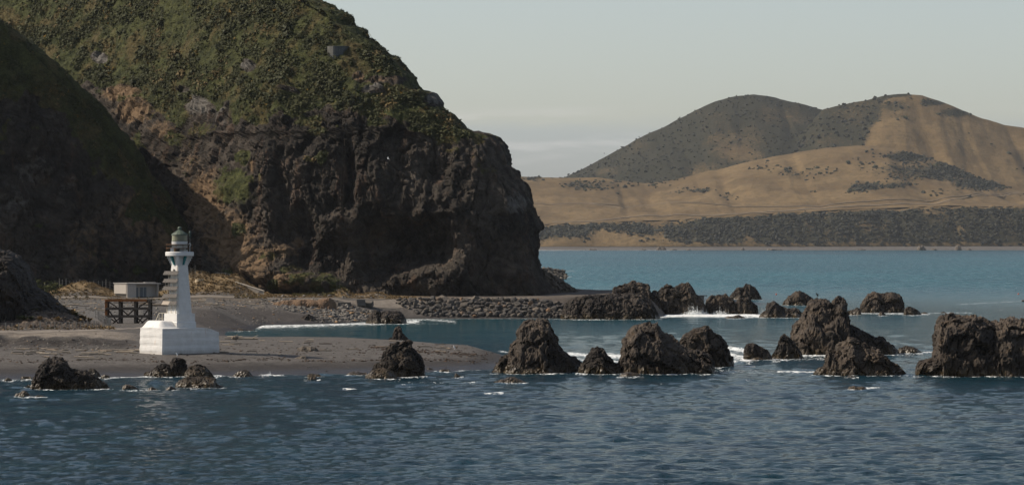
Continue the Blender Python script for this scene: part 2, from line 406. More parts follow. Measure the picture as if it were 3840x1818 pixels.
# ------------------------------------------------------------------ sea
FOAM = [  # (polyline in photo pixels on the water, half width px, strength)
    ([(900, 1234), (960, 1226), (1060, 1222), (1200, 1219), (1330, 1215), (1440, 1212), (1560, 1206)], 9, 0.9),
    ([(905, 1238), (1100, 1230), (1300, 1225), (1500, 1214), (1700, 1213)], 5, 0.5),
    ([(1530, 1200), (1600, 1198), (1700, 1205)], 6, 0.75), ([(1600, 1196), (1900, 1194), (2150, 1197)], 4, 0.6),
    ([(2150, 1198), (2230, 1199), (2300, 1194), (2450, 1184)], 4, 0.8),
    ([(2450, 1186), (2560, 1182), (2700, 1184), (2800, 1182), (2860, 1186)], 9, 1.1),
    ([(2800, 1190), (2900, 1189), (3000, 1188)], 4, 0.9),
    ([(3220, 1175), (3350, 1177), (3480, 1177)], 5, .75), ([(3480, 1175), (3560, 1172), (3640, 1173)], 4, 0.65),
    ([(3590, 1141), (3700, 1136), (3840, 1128)], 3, 0.62), ([(3700, 1174), (3760, 1160), (3840, 1158)], 4, 0.4),
    ([(2735, 1305), (2770, 1312), (2800, 1318)], 12, 1.0), ([(2740, 1330), (2775, 1340), (2800, 1352)], 14, 0.9),
    ([(2730, 1358), (2780, 1352), (2810, 1356)], 7, 0.8),
    ([(2900, 1347), (2960, 1338), (3010, 1333), (3095, 1332)], 10, .85), ([(2900, 1356), (3000, 1348), (3095, 1346)], 6, 0.7),
    ([(2700, 1378), (2760, 1372), (2830, 1374)], 4, 0.8), ([(2920, 1392), (3000, 1395), (3060, 1396)], 4, 0.95),
    ([(2740, 1388), (2850, 1388), (2900, 1380)], 3, 0.5),
    ([(3455, 1321), (3510, 1320)], 3, 0.8), ([(3330, 1333), (3460, 1330)], 3, 0.5),
    ([(2270, 1332), (2345, 1340)], 13, 1.0), ([(2290, 1352), (2330, 1358)], 7, 0.8),
    ([(2135, 1327), (2210, 1332)], 9, 0.95), ([(2150, 1345), (2200, 1350)], 9, 0.75),
    ([(1874, 1317), (1912, 1323)], 4, 0.8),
    ([(-100, 1427), (100, 1425), (400, 1418), (560, 1413), (830, 1411), (950, 1404), (1060, 1404), (1200, 1402), (1290, 1400), (1390, 1393), (1800, 1387)], 3.5, 0.8),
    ([(880, 1408), (960, 1402), (1060, 1406)], 6, 0.9), ([(1270, 1400), (1340, 1396)], 5, 0.8), ([(590, 1412), (640, 1416)], 5, 0.8),
    ([(1464, 1431), (1600, 1432), (1853, 1437)], 2.5, 0.55), ([(1810, 1477), (1885, 1475)], 3, 0.85), ([(1285, 1457), (1330, 1459)], 3, 0.85),
    ([(715, 1461), (765, 1461)], 3, 0.7), ([(3235, 1459), (3295, 1456)], 3, 0.9), ([(2660, 1422), (2830, 1426)], 5, 0.42),
    ([(2240, 1372), (2800, 1392), (3120, 1400)], 14, 0.50), ([(2700, 1320), (2860, 1345), (3100, 1345)], 15, 0.52), ([(1400, 1445), (1900, 1450), (2500, 1440)], 9, 0.30), ([(3200, 1190), (3840, 1185)], 8, 0.32), ([(2020, 1022), (2080, 1020), (2150, 1016)], 5, 0.55), ([(2090, 1040), (2140, 1038)], 3, 0.7),
    ([(2100, 1006), (2700, 1001), (3300, 1000), (3900, 998)], 2.5, 0.30), ([(2250, 985), (2800, 984)], 2.5, 0.22),
    ([(2010, 938.5), (2300, 937.5), (2500, 938), (2620, 937)], 1.6, 0.9), ([(2780, 937), (2900, 937)], 1.3, 0.8), ([(3200, 936), (3390, 935.5)], 1.6, 1.0),
    ([(3480, 934.5), (3600, 934.5)], 1.2, 0.8), ([(3740, 933.5), (3900, 932)], 1.8, 1.0)]
ROCK_RIM = []        # filled from the rock list before the sea is built

def sea():
    rows = np.concatenate([np.arange(1960, 1500, -1.8), np.arange(1500, 1160, -1.35), np.arange(1160, 950, -1.9), np.arange(950, 926, -1.0)])
    Y = np.concatenate([[60, 120], EYE*F/(rows-YH), [9500, 11000]])
    a = np.concatenate([[-9000, -3000, -900], np.linspace(-260, 4100, 610), [4700, 7000, 13000]])
    A, YY = np.meshgrid(a, Y); X = (A-1920)/F*YY
    x, y = X.ravel(), YY.ravel()
    px, py = A.ravel(), YH+EYE*F/y
    dy = np.repeat(np.abs(np.gradient(Y)), len(a)); z = np.zeros(len(x))
    r = np.random.default_rng(21)
    for k in range(80):
        lam = 0.9*(4.2/0.9)**r.random(); th = R(-90)+r.normal()*0.55+0.25; kk = 2*math.pi/lam
        amp = 0.0050*lam**0.9*(0.6+0.8*r.random()); ph = r.random()*6.28
        w = np.clip(lam/(2.6*dy)-0.25, 0, 1)*(y < 2500)
        arg = kk*(x*math.cos(th)+y*math.sin(th))+ph
        z += amp*w*(np.exp(0.8*np.sin(arg))-1.17)
    for lam, amp, th in ((41, .03, -80), (27, .02, -105), (17, .015, -66)):
        z += amp*np.sin(2*math.pi/lam*(x*math.cos(R(th))+y*math.sin(R(th))))*np.clip(lam/(2.6*dy)-0.25, 0, 1)
    foam = np.zeros(len(x))
    for line, w, s in FOAM+ROCK_RIM:
        q = np.array(line, float)
        m = np.where((px > q[:, 0].min()-6*w) & (px < q[:, 0].max()+6*w) & (py > q[:, 1].min()-4*w) & (py < q[:, 1].max()+4*w))[0]
        if not len(m): continue
        d = np.full(len(m), 99.0)
        for (x0, y0), (x1, y1) in zip(q, q[1:]):
            t = np.clip(((px[m]-x0)*(x1-x0)+(py[m]-y0)*(y1-y0))/((x1-x0)**2+(y1-y0)**2), 0, 1)
            d = np.minimum(d, np.hypot((px[m]-x0-t*(x1-x0))/3.0, py[m]-y0-t*(y1-y0)))
        foam[m] = np.maximum(foam[m], s*np.exp(-(d/w)**2))
    lump = foam > 0.5
    z[lump] += 0.25*np.clip(foam[lump]-0.5, 0, 1)*(0.6+fbm(np.stack([x[lump]*.8, y[lump]*.25, 0*x[lump]], 1), 3))
    z = np.where(y > 2500, 0, z)
    n = fbm(np.stack([x/260, y/700, 0*x], 1), 3)
    shoal = np.clip((smooth01(y, 410, 640)*0.32+smooth01(y, 640, 1300)*0.43)*(1-0.5*smooth01(y, 2500, 5500))+n*0.5*smooth01(y, 560, 1000), 0, 1)
    cove = smooth01(y, 500, 560)*(1-smooth01(px, 1500, 2200))*(y < 720)
    shoal = np.maximum(shoal, 0.25*cove)
    me = np_mesh('sea', np.stack([x, y, z], 1), grid_faces(len(a), len(Y)), True, {'foam': foam, 'shoal': shoal})
    setp(link('sea', me, M_WATER), kind='structure')

# ------------------------------------------------------------------ shore land: beach, spit, cove, flat
LAND = {
    -600: [(370, -3), (392, 0), (400, 1.0), (413, 1.9), (430, 2.5), (450, 3.7), (462, 3.9), (480, 4.1), (600, 4.2), (700, 4.3), (716, 4.6), (740, 6), (800, 7)],
    0:    [(376, -3), (394, 0), (402, 1.0), (415, 1.9), (432, 2.5), (448, 3.72), (462, 3.85), (480, 4.1), (600, 4.1), (700, 4.1), (716, 4.4), (740, 5.6), (800, 6.5)],
    400:  [(382, -3), (401, 0), (408, 1.1), (418, 2.0), (433, 2.45), (462, 3.85), (474, 4.0), (500, 4.0), (600, 4.0), (700, 4.05), (716, 4.3), (740, 5.2), (800, 6)],
    560:  [(384, -3), (402, 0), (410, 1.2), (420, 2.0), (436, 2.3), (470, 3.5), (490, 4.0), (510, 4.0), (600, 4.0), (700, 4.05), (716, 4.2), (740, 5.0), (800, 6)],
    680:  [(386, -3), (403, 0), (411, 1.2), (420, 2.0), (440, 2.3), (490, 2.6), (530, 2.4), (575, 1.6), (606, 2.4), (622, 3.6), (700, 4.0), (716, 4.1), (740, 5.0), (800, 6)],
    800:  [(386, -3), (404, 0), (412, 1.2), (420, 1.95), (440, 2.3), (500, 2.2), (545, 1.0), (585, 0.4), (604, 0.5), (622, 3.5), (650, 3.7), (706, 4.0), (716, 4.1), (740, 4.8), (800, 6)],
    1000: [(388, -3), (407, 0), (415, 1.2), (424, 1.9), (440, 2.3), (500, 2.05), (540, 0.1), (560, -1.5), (600, -1.5), (638, -0.6), (650, 0.15), (661, 2.5), (690, 3.3), (706, 3.9), (716, 4.1), (740, 4.5), (800, 6)],
    1250: [(392, -3), (411, 0), (419, 1.1), (430, 1.8), (450, 2.1), (505, 1.9), (540, 0), (560, -2), (640, -2), (660, -0.2), (672, 1.0), (692, 2.4), (703, 3.8), (716, 4.1), (740, 4.4), (800, 6)],
    1500: [(396, -3), (415, 0), (424, 1.1), (436, 1.6), (455, 1.9), (500, 1.6), (530, 0), (560, -2), (680, -2), (700, -0.5), (709, 0.1), (716, 3.9), (735, 4.1), (760, 4.6), (800, 6)],
    1750: [(404, -3), (423, 0), (432, 0.9), (445, 1.4), (465, 1.6), (485, 1.3), (512, 0), (540, -2), (690, -2), (704, -0.5), (709, 0.1), (716, 3.9), (735, 4.1), (760, 4.6), (800, 6)],
    1900: [(412, -3), (432, -0.2), (440, 0.3), (455, 0.6), (470, 0.3), (490, -0.5), (520, -2), (690, -2), (704, -0.5), (709, 0.1), (716, 3.9), (735, 4.1), (760, 4.6), (800, 6)],
    1990: [(412, -3), (690, -3), (704, -0.5), (709, 0.1), (716, 3.9), (735, 4.1), (760, 4.7), (800, 6)],
    2150: [(412, -3), (690, -3), (706, -0.5), (711, 0.1), (720, 4.1), (735, 4.3), (760, 4.9), (800, 5), (830, 0), (850, -3)],
    2330: [(412, -3), (690, -3), (708, -0.5), (713, 0.1), (722, 4.2), (740, 4.8), (762, 5.1), (790, 4.5), (815, 0), (830, -3)],
    2440: [(412, -3), (690, -3), (706, -1), (716, 0.3), (726, 3.0), (745, 4.6), (762, 4.6), (780, 3), (800, -1), (815, -3)],
    2540: [(412, -3), (850, -3)],
    2800: [(412, -3), (850, -3)]}
_LY = np.arange(360, 862, 1.0); _LA = np.array(sorted(LAND))
_LZ = np.array([np.interp(_LY, *np.array(LAND[k], float).T) for k in _LA])
_ker = np.exp(-np.linspace(-2, 2, 9)**2); _ker /= _ker.sum()
_LZ = np.array([np.convolve(np.pad(r, 4, mode='edge'), _ker, 'valid') for r in _LZ])
_AF = np.arange(-600, 2801, 10.0)
_LZF = np.array([np.interp(_AF, _LA, _LZ[:, k]) for k in range(len(_LY))])
_k2 = np.exp(-np.linspace(-2, 2, 11)**2); _k2 /= _k2.sum()
_LZF = np.array([np.convolve(np.pad(r, 5, mode='edge'), _k2, 'valid') for r in _LZF])      # (Y, a)
def land_z(a, Y, detail=True):
    a = np.atleast_1d(np.asarray(a, float)); Y = np.atleast_1d(np.asarray(Y, float))
    u = np.clip((a+600)/10.0, 0, len(_AF)-1.001); v = np.clip(Y-360, 0, len(_LY)-1.001)
    i, j = u.astype(int), v.astype(int); fu, fv = u-i, v-j
    z = (_LZF[j, i]*(1-fu)+_LZF[j, i+1]*fu)*(1-fv)+(_LZF[j+1, i]*(1-fu)+_LZF[j+1, i+1]*fu)*fv
    if detail:
        x = (a-1920)/F*Y; P = np.stack([x, Y*0.7, 0*x], 1)
        amp = 0.12+0.10*smooth01(z, 2.6, 3.6)
        z = z+amp*fbm(P/5.0, 4)*smooth01(z, -0.5, 1.0)
        # gullied bank below the track
        bank = np.exp(-((Y-445)/9.0)**2)*(1-smooth01(a, 420, 600))
        z = z-0.8*bank*smooth01(fbm(np.stack([x/6.5, Y/60, 0*x+3.1], 1), 3), 0.05, 0.5)+0.35*bank*fbm(P/1.6, 3)
        # brown tussock mounds either side of the hut
        for (ma, mY, ra, rY, h) in ((310, 725, 95, 8, 2.6), (790, 736, 120, 18, 3.6), (900, 734, 60, 12, 2.0), (700, 745, 70, 12, 2.4), (1285, 727, 34, 6, 1.5), (1400, 728, 60, 6, 0.9)):
            z = z+h*np.exp(-((a-ma)/ra)**2-((Y-mY)/rY)**2)*(1+0.25*fbm(P/2.0, 3))
    return z
def gz(px, Y): return float(land_z(px, Y)[0])
def on_land(px, py, lo=395.0, hi=760.0):
    """first point of the shore seen at a photo pixel: (x, Y, z)"""
    Y = np.arange(lo, hi, 0.25); z = land_z(np.full(len(Y), px), Y); row = YH+(EYE-z)*F/Y
    k = np.argmax(row <= py)
    return Vector((xat(px, Y[k]), Y[k], z[k]))

def land():
    a = np.arange(-600, 2560, 9.5); Y = np.concatenate([np.arange(380, 470, 0.65), np.arange(470, 640, 1.4), np.arange(640, 740, 0.75), np.arange(740, 836, 5.0)])
    A, YY = np.meshgrid(a, Y); af, yf = A.ravel(), YY.ravel(); x = (af-1920)/F*yf
    z = land_z(af, yf); py = YH+(EYE-z)*F/yf
    P = np.stack([x, yf, 0*x], 1); n = fbm(P*np.array([1, .6, 1])/6.0, 4); n2 = fbm(P*np.array([1, .5, 1])/1.7, 3)
    base = np.array([0.080, 0.073, 0.066]); col = np.repeat(base[None], len(x), 0)
    def blend(mask, c):
        nonlocal col
        mask = np.clip(mask, 0, 1)[:, None]; col = col*(1-mask)+np.array(c)[None]*mask
    dark = (smooth01(z+0.35*n, 1.45, 0.85))*(yf < 470)               # wet-dark lower beach
    blend(dark*0.95, (0.034, 0.030, 0.027))
    blend(smooth01(n2+0.3*n, 0.25, 0.5)*np.exp(-((z-1.75)/0.22)**2)*(yf < 480)*0.7, (0.045, 0.030, 0.022))   # weed line
    bank = np.exp(-((yf-442)/9.5)**2)*(1-smooth01(af, 430, 560))
    blend(bank*(0.9+0.7*n2), (0.024, 0.019, 0.015))  # bank face darkened in colour, standing in for shade under grazing sun
    cov = smooth01(yf, 596, 606)*(1-smooth01(yf, 622, 628))*smooth01(af, 660, 760)*(1-smooth01(af, 1000, 1120))
    cov2 = smooth01(yf, 640, 650)*(1-smooth01(yf, 664+6*n, 672+6*n))*smooth01(af, 840, 950)*(1-smooth01(af, 1300, 1420))
    blend(np.maximum(cov, cov2)*0.95, (0.052, 0.046, 0.042))
    trk = smooth01(yf, 449, 452.5)*(1-smooth01(yf, 462, 465))*(1-smooth01(af, 420, 560))
    blend(trk, (0.165, 0.142, 0.116))
    fl = smooth01(yf, 500, 560)*(1-smooth01(yf, 690, 700))*(1-smooth01(af, 620, 760))
    blend(fl*0.8, (0.085, 0.081, 0.076))
    blend(smooth01(yf, 694, 702)*(1-smooth01(yf, 706, 709))*0.6*(af < 1100), (0.09, 0.072, 0.052))
    tus = smooth01(yf, 715.5, 719)*(1-smooth01(af, 1450, 1800))
    blend(tus*(0.75+0.5*n), (0.165, 0.115, 0.055))
    blend(tus*smooth01(n2, 0.1, 0.4)*0.6, (0.085, 0.065, 0.030))
    far = smooth01(yf, 714, 718)*smooth01(af, 1450, 1800)
    blend(far*0.8, (0.085, 0.070, 0.056))
    rub = smooth01(af, 2060, 2180)*(1-smooth01(yf, 722, 726)); blend(rub, (0.042, 0.036, 0.031))  # rubble ground, its colour darkened in place of the headland's cast shadow
    brown = np.exp(-((af-1130)/110)**4)*np.exp(-((yf-703)/6)**2)
    blend(brown, (0.125, 0.080, 0.048))
    foot = smooth01(yf, 464, 467)*(1-smooth01(yf, 500, 520))*(1-smooth01(af, 330, 460))
    blend(foot*0.8, (0.066, 0.052, 0.042))
    peb = np.clip(0.25+0.9*fl+0.3*smooth01(yf, 415, 425)*(yf < 560)+0.5*foot-cov-cov2-dark*0.3, 0, 1)
    me = np_mesh('beach', np.stack([x, yf, z], 1), grid_faces(len(a), len(Y)), True, {'col': col, 'peb': peb})
    setp(link('beach', me, M_LAND), kind='structure')
    # gravel roads laid a little above the ground
    def strip(name, ctr, w, mat, lift=0.04):
        V, Fc = [], []
        for k, (aa, yy) in enumerate(ctr):
            for s in (-0.5, -0.25, 0, 0.25, 0.5):
                q = yy+s*w; V.append((xat(aa, q), q, gz(aa, q)+lift))
        for k in range(len(ctr)-1):
            for s in range(4): Fc.append((k*5+s, k*5+5+s, k*5+6+s, k*5+1+s))
        setp(link(name, np_mesh(name, V, np.array(Fc)), mat), kind='structure')
    mr = NM('pale road gravel'); p = mr.pos(); n = mr.noise(p, 1.1, 6, 0.7); n3 = mr.noise(p, 6, 4, 0.7)
    c = mr.mix(mr.rng(n, 0.3, 0.7), (0.135, 0.115, 0.094), (0.205, 0.178, 0.148)); mr.bs(Base_Color=mr.mix(mr.rng(n3, 0.2, 0.8), mr.mix(1.0, c, (0.8, 0.8, 0.8), 'MULTIPLY'), c), Roughness=0.95, Normal=mr.bump(n3, 0.4, 0.05))
    strip('coast_road', [(aa, 710.5+0.4*math.sin(aa/160)+max(0, aa-1300)*0.020) for aa in range(170, 2040, 20)], 4.0, mr.m)
    strip('shore_track', [(aa, 457.5+0.02*max(0, aa)+max(0, aa-330)**2*0.00035) for aa in range(-560, 560, 10)], 5.0, mr.m)
# ------------------------------------------------------------------ headland and spur (stacked contours that turn a corner and run back)
def hill_sheet(name, label, toe, edge, setback, z0, z1, nz, a0, ncol, wx, wy, dents, maskf, dispf, mat, back=90.0, nedge=46, nback=16, smooth=False, zpow=1.0, cap=(6, 11, 14, 10)):
    zz = z0+(z1-z0)*np.linspace(0, 1, nz)**zpow
    edge = sorted(edge, key=lambda t: t[0]); ey = np.array([t[0] for t in edge], float); ea = np.array([t[1] for t in edge], float)
    P = np.zeros((nz+4, ncol+nedge+nback, 3))
    aR = np.full(nz, 1000.0)
    for it in range(4):
        Yr = poly(aR, toe)+setback(aR, zz)+wy*0.7
        aR = np.interp(YH+(EYE-zz)*F/Yr, ey, ea)
    for j, z in enumerate(zz):
        Ye = float(poly(aR[j], toe)+setback(np.array([aR[j]]), np.array([z]))[0])
        XR = xat(aR[j], Ye+wy*0.7); ae = 1920+(XR-wx)/Ye*F
        a = a0+(ae-a0)*np.linspace(0, 1, ncol)
        Yf = poly(a, toe)+setback(a, np.full(ncol, z)); X = (a-1920)/F*Yf
        th = np.linspace(0, math.pi/2, nedge+1)[1:]
        Xe = XR-wx*(1-np.sin(th)); Yee = Ye+wy*(1-np.cos(th))
        d = np.linspace(0, 1, nback+1)[1:]**1.5*back
        P[j, :, 0] = np.concatenate([X, Xe, XR-0.12*d]); P[j, :, 1] = np.concatenate([Yf, Yee, Ye+wy+d]); P[j, :, 2] = z
    for k in range(4):                       # close the top by running back
        P[nz+k] = P[nz-1]; P[nz+k, :, 1] += (8, 22, 50, 100)[k]; P[nz+k, :, 2] += cap[k]; P[nz+k, :, 0] -= (0, 0, 0, 0)[k] if cap[0] > 0 else (6, 16, 34, 60)[k]
    N = grid_normals(P); N *= np.where((N[..., 1:2]+0.3*N[..., 0:1]*-1) > 0, -1, 1) if False else 1
    if N[nz//3, ncol//2, 1] > 0: N = -N
    V = P.reshape(-1, 3); Nv = N.reshape(-1, 3)
    px = 1920+V[:, 0]/V[:, 1]*F; py = YH+(EYE-V[:, 2])*F/V[:, 1]
    d = np.zeros(len(V)); fr = np.clip(np.arange(ncol+nedge+nback) < ncol+nedge*0.8, 0, 1); fr = np.tile(fr, nz+4)
    wob = fbm(np.stack([px/60, py/60, 0*px], 1), 3)
    for cx, cy, rx, ry, dep in dents:
        q = ((px-cx)/rx)**2+((py-cy)/ry)**2
        d -= dep*np.exp(-(q*(1+0.5*wob))**1.5)*fr
    masks = maskf(px, py, V)
    ew = np.ones(ncol+nedge+nback); ew[ncol-40:ncol+nedge] = np.concatenate([np.linspace(1, .5, 40), np.full(nedge, .5)]); d = (d+dispf(V, px, py, masks))*np.tile(ew, nz+4)
    V = V+Nv*d[:, None]
    ok = np.minimum(smooth01(V[:, 2], z0-1, z0+0.5), 1)
    me = np_mesh(name, V, grid_faces(P.shape[1], P.shape[0])[:, ::-1], smooth, masks)
    o = link(name, me, mat); setp(o, kind='structure')
    return dict(V=V, N=Nv, px=1920+V[:, 0]/V[:, 1]*F, py=YH+(EYE-V[:, 2])*F/V[:, 1], m=masks, nfront=fr, d=d)

def blobs(px, py, lst):
    out = np.zeros(len(px))
    for cx, cy, rx, ry, s in lst:
        out = np.maximum(out, s*np.exp(-(((px-cx)/rx)**2+((py-cy)/ry)**2)**1.3))
    return out

HEAD_EDGE = [(-900, 700), (-500, 880), (-200, 1080), (0, 1210), (12, 1244), (40, 1274), (49, 1308), (70, 1328), (98, 1335), (113, 1370), (140, 1387), (157, 1411), (184, 1441), (211, 1470), (226, 1502), (251, 1525), (275, 1547), (290, 1564), (315, 1569), (337, 1588), (352, 1633), (384, 1660), (408, 1670), (428, 1702), (448, 1716), (472, 1746), (489, 1765), (499, 1825), (516, 1864), (543, 1898), (587, 1914), (619, 1923), (637, 1946), (669, 1961), (698, 1981), (745, 1993), (803, 2010), (843, 2030), (858, 2030), (873, 2022), (908, 2028), (966, 2022), (1007, 2036), (1042, 2057), (1082, 2086), (1106, 2109), (1150, 2115)]
HEAD_TOE = [(-500, 856), (100, 822), (500, 786), (700, 763), (800, 752), (900, 745), (1000, 741), (1300, 738), (1700, 736), (2120, 739)]
VEG_LINE = [(-200, 200), (200, 310), (350, 330), (450, 350), (520, 440), (650, 455), (760, 420), (880, 470), (1000, 430), (1120, 405), (1250, 400), (1330, 420), (1400, 450), (1500, 455), (1580, 480), (1680, 520), (1760, 510), (1850, 505), (1950, 560)]
def head_setback(a, z):
    yb = poly(a, VEG_LINE); zc = EYE-(yb-YH)*758.0/F; zc = np.clip(zc, 24, 90)
    k = poly(a, [(300, .75), (700, .62), (900, .50), (1100, .34), (1300, .24), (1600, .20), (2100, .22)])
    sp = 3.5*np.log1p(np.exp(np.clip((z-zc)/3.5, -30, 30))); low = np.maximum(z-sp, 0); prof = k*low*(0.55+0.45*np.clip(low/zc, 0, 1)**1.3)
    return prof+sp*1.02
def head_masks(px, py, V):
    n = fbm(V/9.0, 4); n2 = fbm(V/3.0, 3)
    veg = smooth01(poly(px, VEG_LINE)-py+95*n+40*n2, -45, 45)
    veg = np.maximum(veg, blobs(px, py, [(875, 700, 95, 90, 1.0), (915, 590, 45, 40, 1), (1480, 390, 150, 50, 1.0), (1590, 465, 90, 30, .95), (1690, 505, 60, 45, .95), (1150, 440, 90, 35, .9), (960, 430, 70, 40, .9), (650, 520, 70, 40, .7), (980, 680, 25, 60, .6), (1420, 455, 60, 30, .9),
                                             (740, 480, 90, 50, .75), (1830, 640, 60, 35, .65), (1700, 560, 50, 25, .7), (1860, 720, 40, 25, .5), (1190, 480, 50, 30, .8), (620, 600, 60, 60, .5), (890, 860, 30, 40, .8), (1740, 830, 40, 20, .5), (1100, 600, 20, 70, .45)])*(0.8+0.6*n2))
    veg = np.maximum(veg, smooth01(n+0.6*n2, 0.30, 0.46)*0.75*(1-smooth01(py, 640, 860)))
    bare = blobs(px, py, [(450, 335, 80, 22, 1), (500, 400, 80, 60, .8), (1345, 285, 28, 25, .9), (1450, 300, 110, 25, .75), (1400, 335, 60, 25, .8), (730, 395, 55, 50, .9), (925, 245, 34, 28, .9), (372, 215, 32, 28, 1), (1080, 330, 60, 16, .7), (850, 400, 40, 50, .6), (1640, 370, 60, 40, .8), (680, 330, 60, 25, .6)])
    veg = veg*(1-bare)
    # dry flax and tussock at the cliff foot
    veg = np.maximum(veg, 0.75*blobs(px, py, [(1180, 1050, 100, 45, 1.2), (1000, 960, 50, 25, 1), (1230, 1085, 90, 22, 1.2), (1100, 1010, 50, 35, 1), (1060, 1080, 80, 25, 1)])*(0.8+1.3*n2))
    soil = blobs(px, py, [(450, 345, 90, 35, 1), (500, 410, 90, 60, .8), (950, 985, 90, 80, .95), (1050, 930, 80, 50, .6), (760, 760, 110, 150, .75), (860, 900, 110, 130, .8), (1345, 285, 25, 22, 1), (620, 480, 80, 60, .5), (1430, 300, 100, 25, .5), (1060, 1060, 150, 40, .7), (940, 620, 14, 30, .9), (1090, 890, 35, 35, .7), (700, 600, 80, 60, .5)])
    pale = blobs(px, py, [(730, 385, 70, 50, .8), (700, 350, 60, 20, .8), (925, 240, 34, 26, .8), (372, 215, 32, 28, .9), (1640, 365, 60, 40, .7), (1935, 760, 55, 50, .75), (1400, 330, 80, 25, .7), (900, 380, 60, 40, .7), (1010, 400, 60, 35, .5), (1150, 330, 50, 25, .6), (820, 420, 40, 60, .6), (1760, 520, 120, 30, .4)])
    return {'veg': np.clip(veg, 0, 1), 'soil': soil, 'pale': pale}
def head_disp(V, px, py, M):
    veg = smooth01(M['veg'], 0.35, 0.65); upper = 1-smooth01(V[:, 2], 44, 56)
    q = V*np.array([1, 1, 0.5]); w = V+1.8*np.stack([fbm(V/7+5, 2), fbm(V/7+9, 2), fbm(V/7+1, 2)], 1)
    d = 2.6*(ridged(q/15.0, 4)-0.75)*(0.35+0.65*upper)
    fa, e = facets(w*np.array([1, 1, 0.6])/6.0); rock = 0.85*fa-0.6*np.exp(-e/0.05)
    fa, e = facets(w*np.array([1, 1, 0.8])/2.4); rock += 0.60*fa-0.45*np.exp(-e/0.05)
    fa, e = facets(V/1.0); rock += 0.30*fa-0.18*np.exp(-e/0.09)
    rock += 0.8*ridged(V*np.array([1, 1, .45])/2.6, 5, 0.6)-0.5
    G1, _, gi = worley(V/2.6); G2, _, _ = worley(V/1.1)
    bush = (0.9*(0.62-G1)*(0.4+gi)+0.45*(0.5-G2))*(0.8+0.9*fbm(V/11.0+4, 3))+0.7*fbm(V/4.0, 3)
    rock -= rock.mean(); bush -= bush.mean()
    return d+rock*(1-0.85*veg)+bush*veg
HEAD_DENTS = [(1500, 905, 180, 95, 8.5), (1630, 935, 85, 55, 2.2), (1300, 630, 30, 120, 5.0), (1255, 765, 70, 40, 2.2), (1130, 880, 60, 125, 4.8), (1410, 1015, 65, 55, 3.2), (1240, 960, 60, 60, 2.5), (1570, 800, 130, 14, -1.2), (1940, 770, 60, 50, -0.8), (1630, 1045, 120, 62, -2.6),
              (1020, 1050, 140, 58, -4.0), (1180, 1070, 110, 42, -3.5), (945, 1000, 55, 70, -3.0), (1790, 900, 80, 160, -1.5), (1050, 880, 60, 40, 2.0), (1700, 870, 30, 120, -1.6), (820, 640, 60, 120, -1.5), (1420, 600, 60, 130, -1.4), (1010, 700, 40, 200, -1.5), (1850, 1000, 60, 80, 1.0), (1050, 760, 22, 160, 1.6), (1600, 640, 80, 60, 1.0)]

def headland():
    return hill_sheet('headland', None, HEAD_TOE, HEAD_EDGE, head_setback, 1.5, 104, 310, -460, 600, 5.5, 14.0, HEAD_DENTS, head_masks, head_disp, M_CLIFF)

SPUR_EDGE = [(-700, -440), (-300, -330), (-80, -180), (70, 0), (150, 110), (230, 205), (330, 305), (400, 392), (480, 455), (560, 515), (648, 566), (730, 622), (820, 680), (900, 735), (960, 780), (1010, 830), (1050, 870), (1090, 880)]
SPUR_TOE = [(-700, 716), (-300, 724), (130, 735), (350, 741), (500, 747), (700, 758), (880, 766)]
def spur_setback(a, z):
    return np.maximum(z-5, 0)*poly(a, [(-400, .33), (200, .36), (600, .48), (900, .5)])
def spur_masks(px, py, V):
    n = fbm(V/9.0, 4); n2 = fbm(V/3.0, 3)
    line = poly(px, [(-400, 500), (0, 330), (200, 420), (400, 640), (600, 800), (800, 1000)])
    veg = smooth01(line-py+170*n+50*n2, -60, 60)
    veg = np.maximum(veg, smooth01(n+.4*n2, .22, .42)*.8)
    soil = np.clip(blobs(px, py, [(520, 800, 130, 160, .6), (330, 900, 120, 150, .45), (640, 900, 120, 140, .6)]), 0, 1)
    pale = blobs(px, py, [(140, 620, 90, 90, .5), (420, 610, 60, 60, .5), (60, 760, 100, 80, .45), (250, 700, 60, 60, .45)])
    return {'veg': np.clip(veg, 0, 1), 'soil': soil, 'pale': pale}
def spur():
    return hill_sheet('hillside_spur', None, SPUR_TOE, SPUR_EDGE, spur_setback, 2.5, 66, 180, -520, 300, 3.0, 7.0, [], spur_masks, head_disp, M_CLIFF, back=40.0, nedge=26, nback=10, cap=(-2, -9, -24, -50))

# ---- leafy clumps: many leaf-sized faces through a low crown
def clump_mesh(name, C, S, Nrm, k, tint, flat=0.8, tri=False):
    n = len(C); r = np.random.default_rng(33)
    dirs = r.normal(size=(n, k, 3)); dirs /= np.linalg.norm(dirs, axis=-1, keepdims=True)
    dirs = dirs+Nrm[:, None]*0.55; dirs /= np.linalg.norm(dirs, axis=-1, keepdims=True)
    rad = S[:, None]*(0.35+0.65*r.random((n, k)))
    pos = C[:, None]+dirs*rad[..., None]*np.array([1, 1, flat])
    nn = dirs+np.array([0, 0, .5])+r.normal(size=(n, k, 3))*0.38; nn /= np.linalg.norm(nn, axis=-1, keepdims=True)
    u = np.cross(nn, r.normal(size=(n, k, 3))); u /= np.linalg.norm(u, axis=-1, keepdims=True); v = np.cross(nn, u)
    sz = (S[:, None]*(0.16+0.20*r.random((n, k))))[..., None]
    quad = np.stack([pos-u*sz-v*sz*.6, pos+u*sz-v*sz*.6, pos+u*sz*.8+v*sz*.6, pos-u*sz*.8+v*sz*.6], 2).reshape(-1, 3)
    t = np.repeat(tint, k*4, 0)
    if tri: quad = np.stack([pos-u*sz*1.2-v*sz*.8, pos+u*sz*1.2-v*sz*.6, pos+v*sz*1.2], 2).reshape(-1, 3); t = np.repeat(tint, k*3, 0)
    return np_mesh(name, quad, np.arange(len(quad)).reshape(-1, 3 if tri else 4), False, {'col': t})
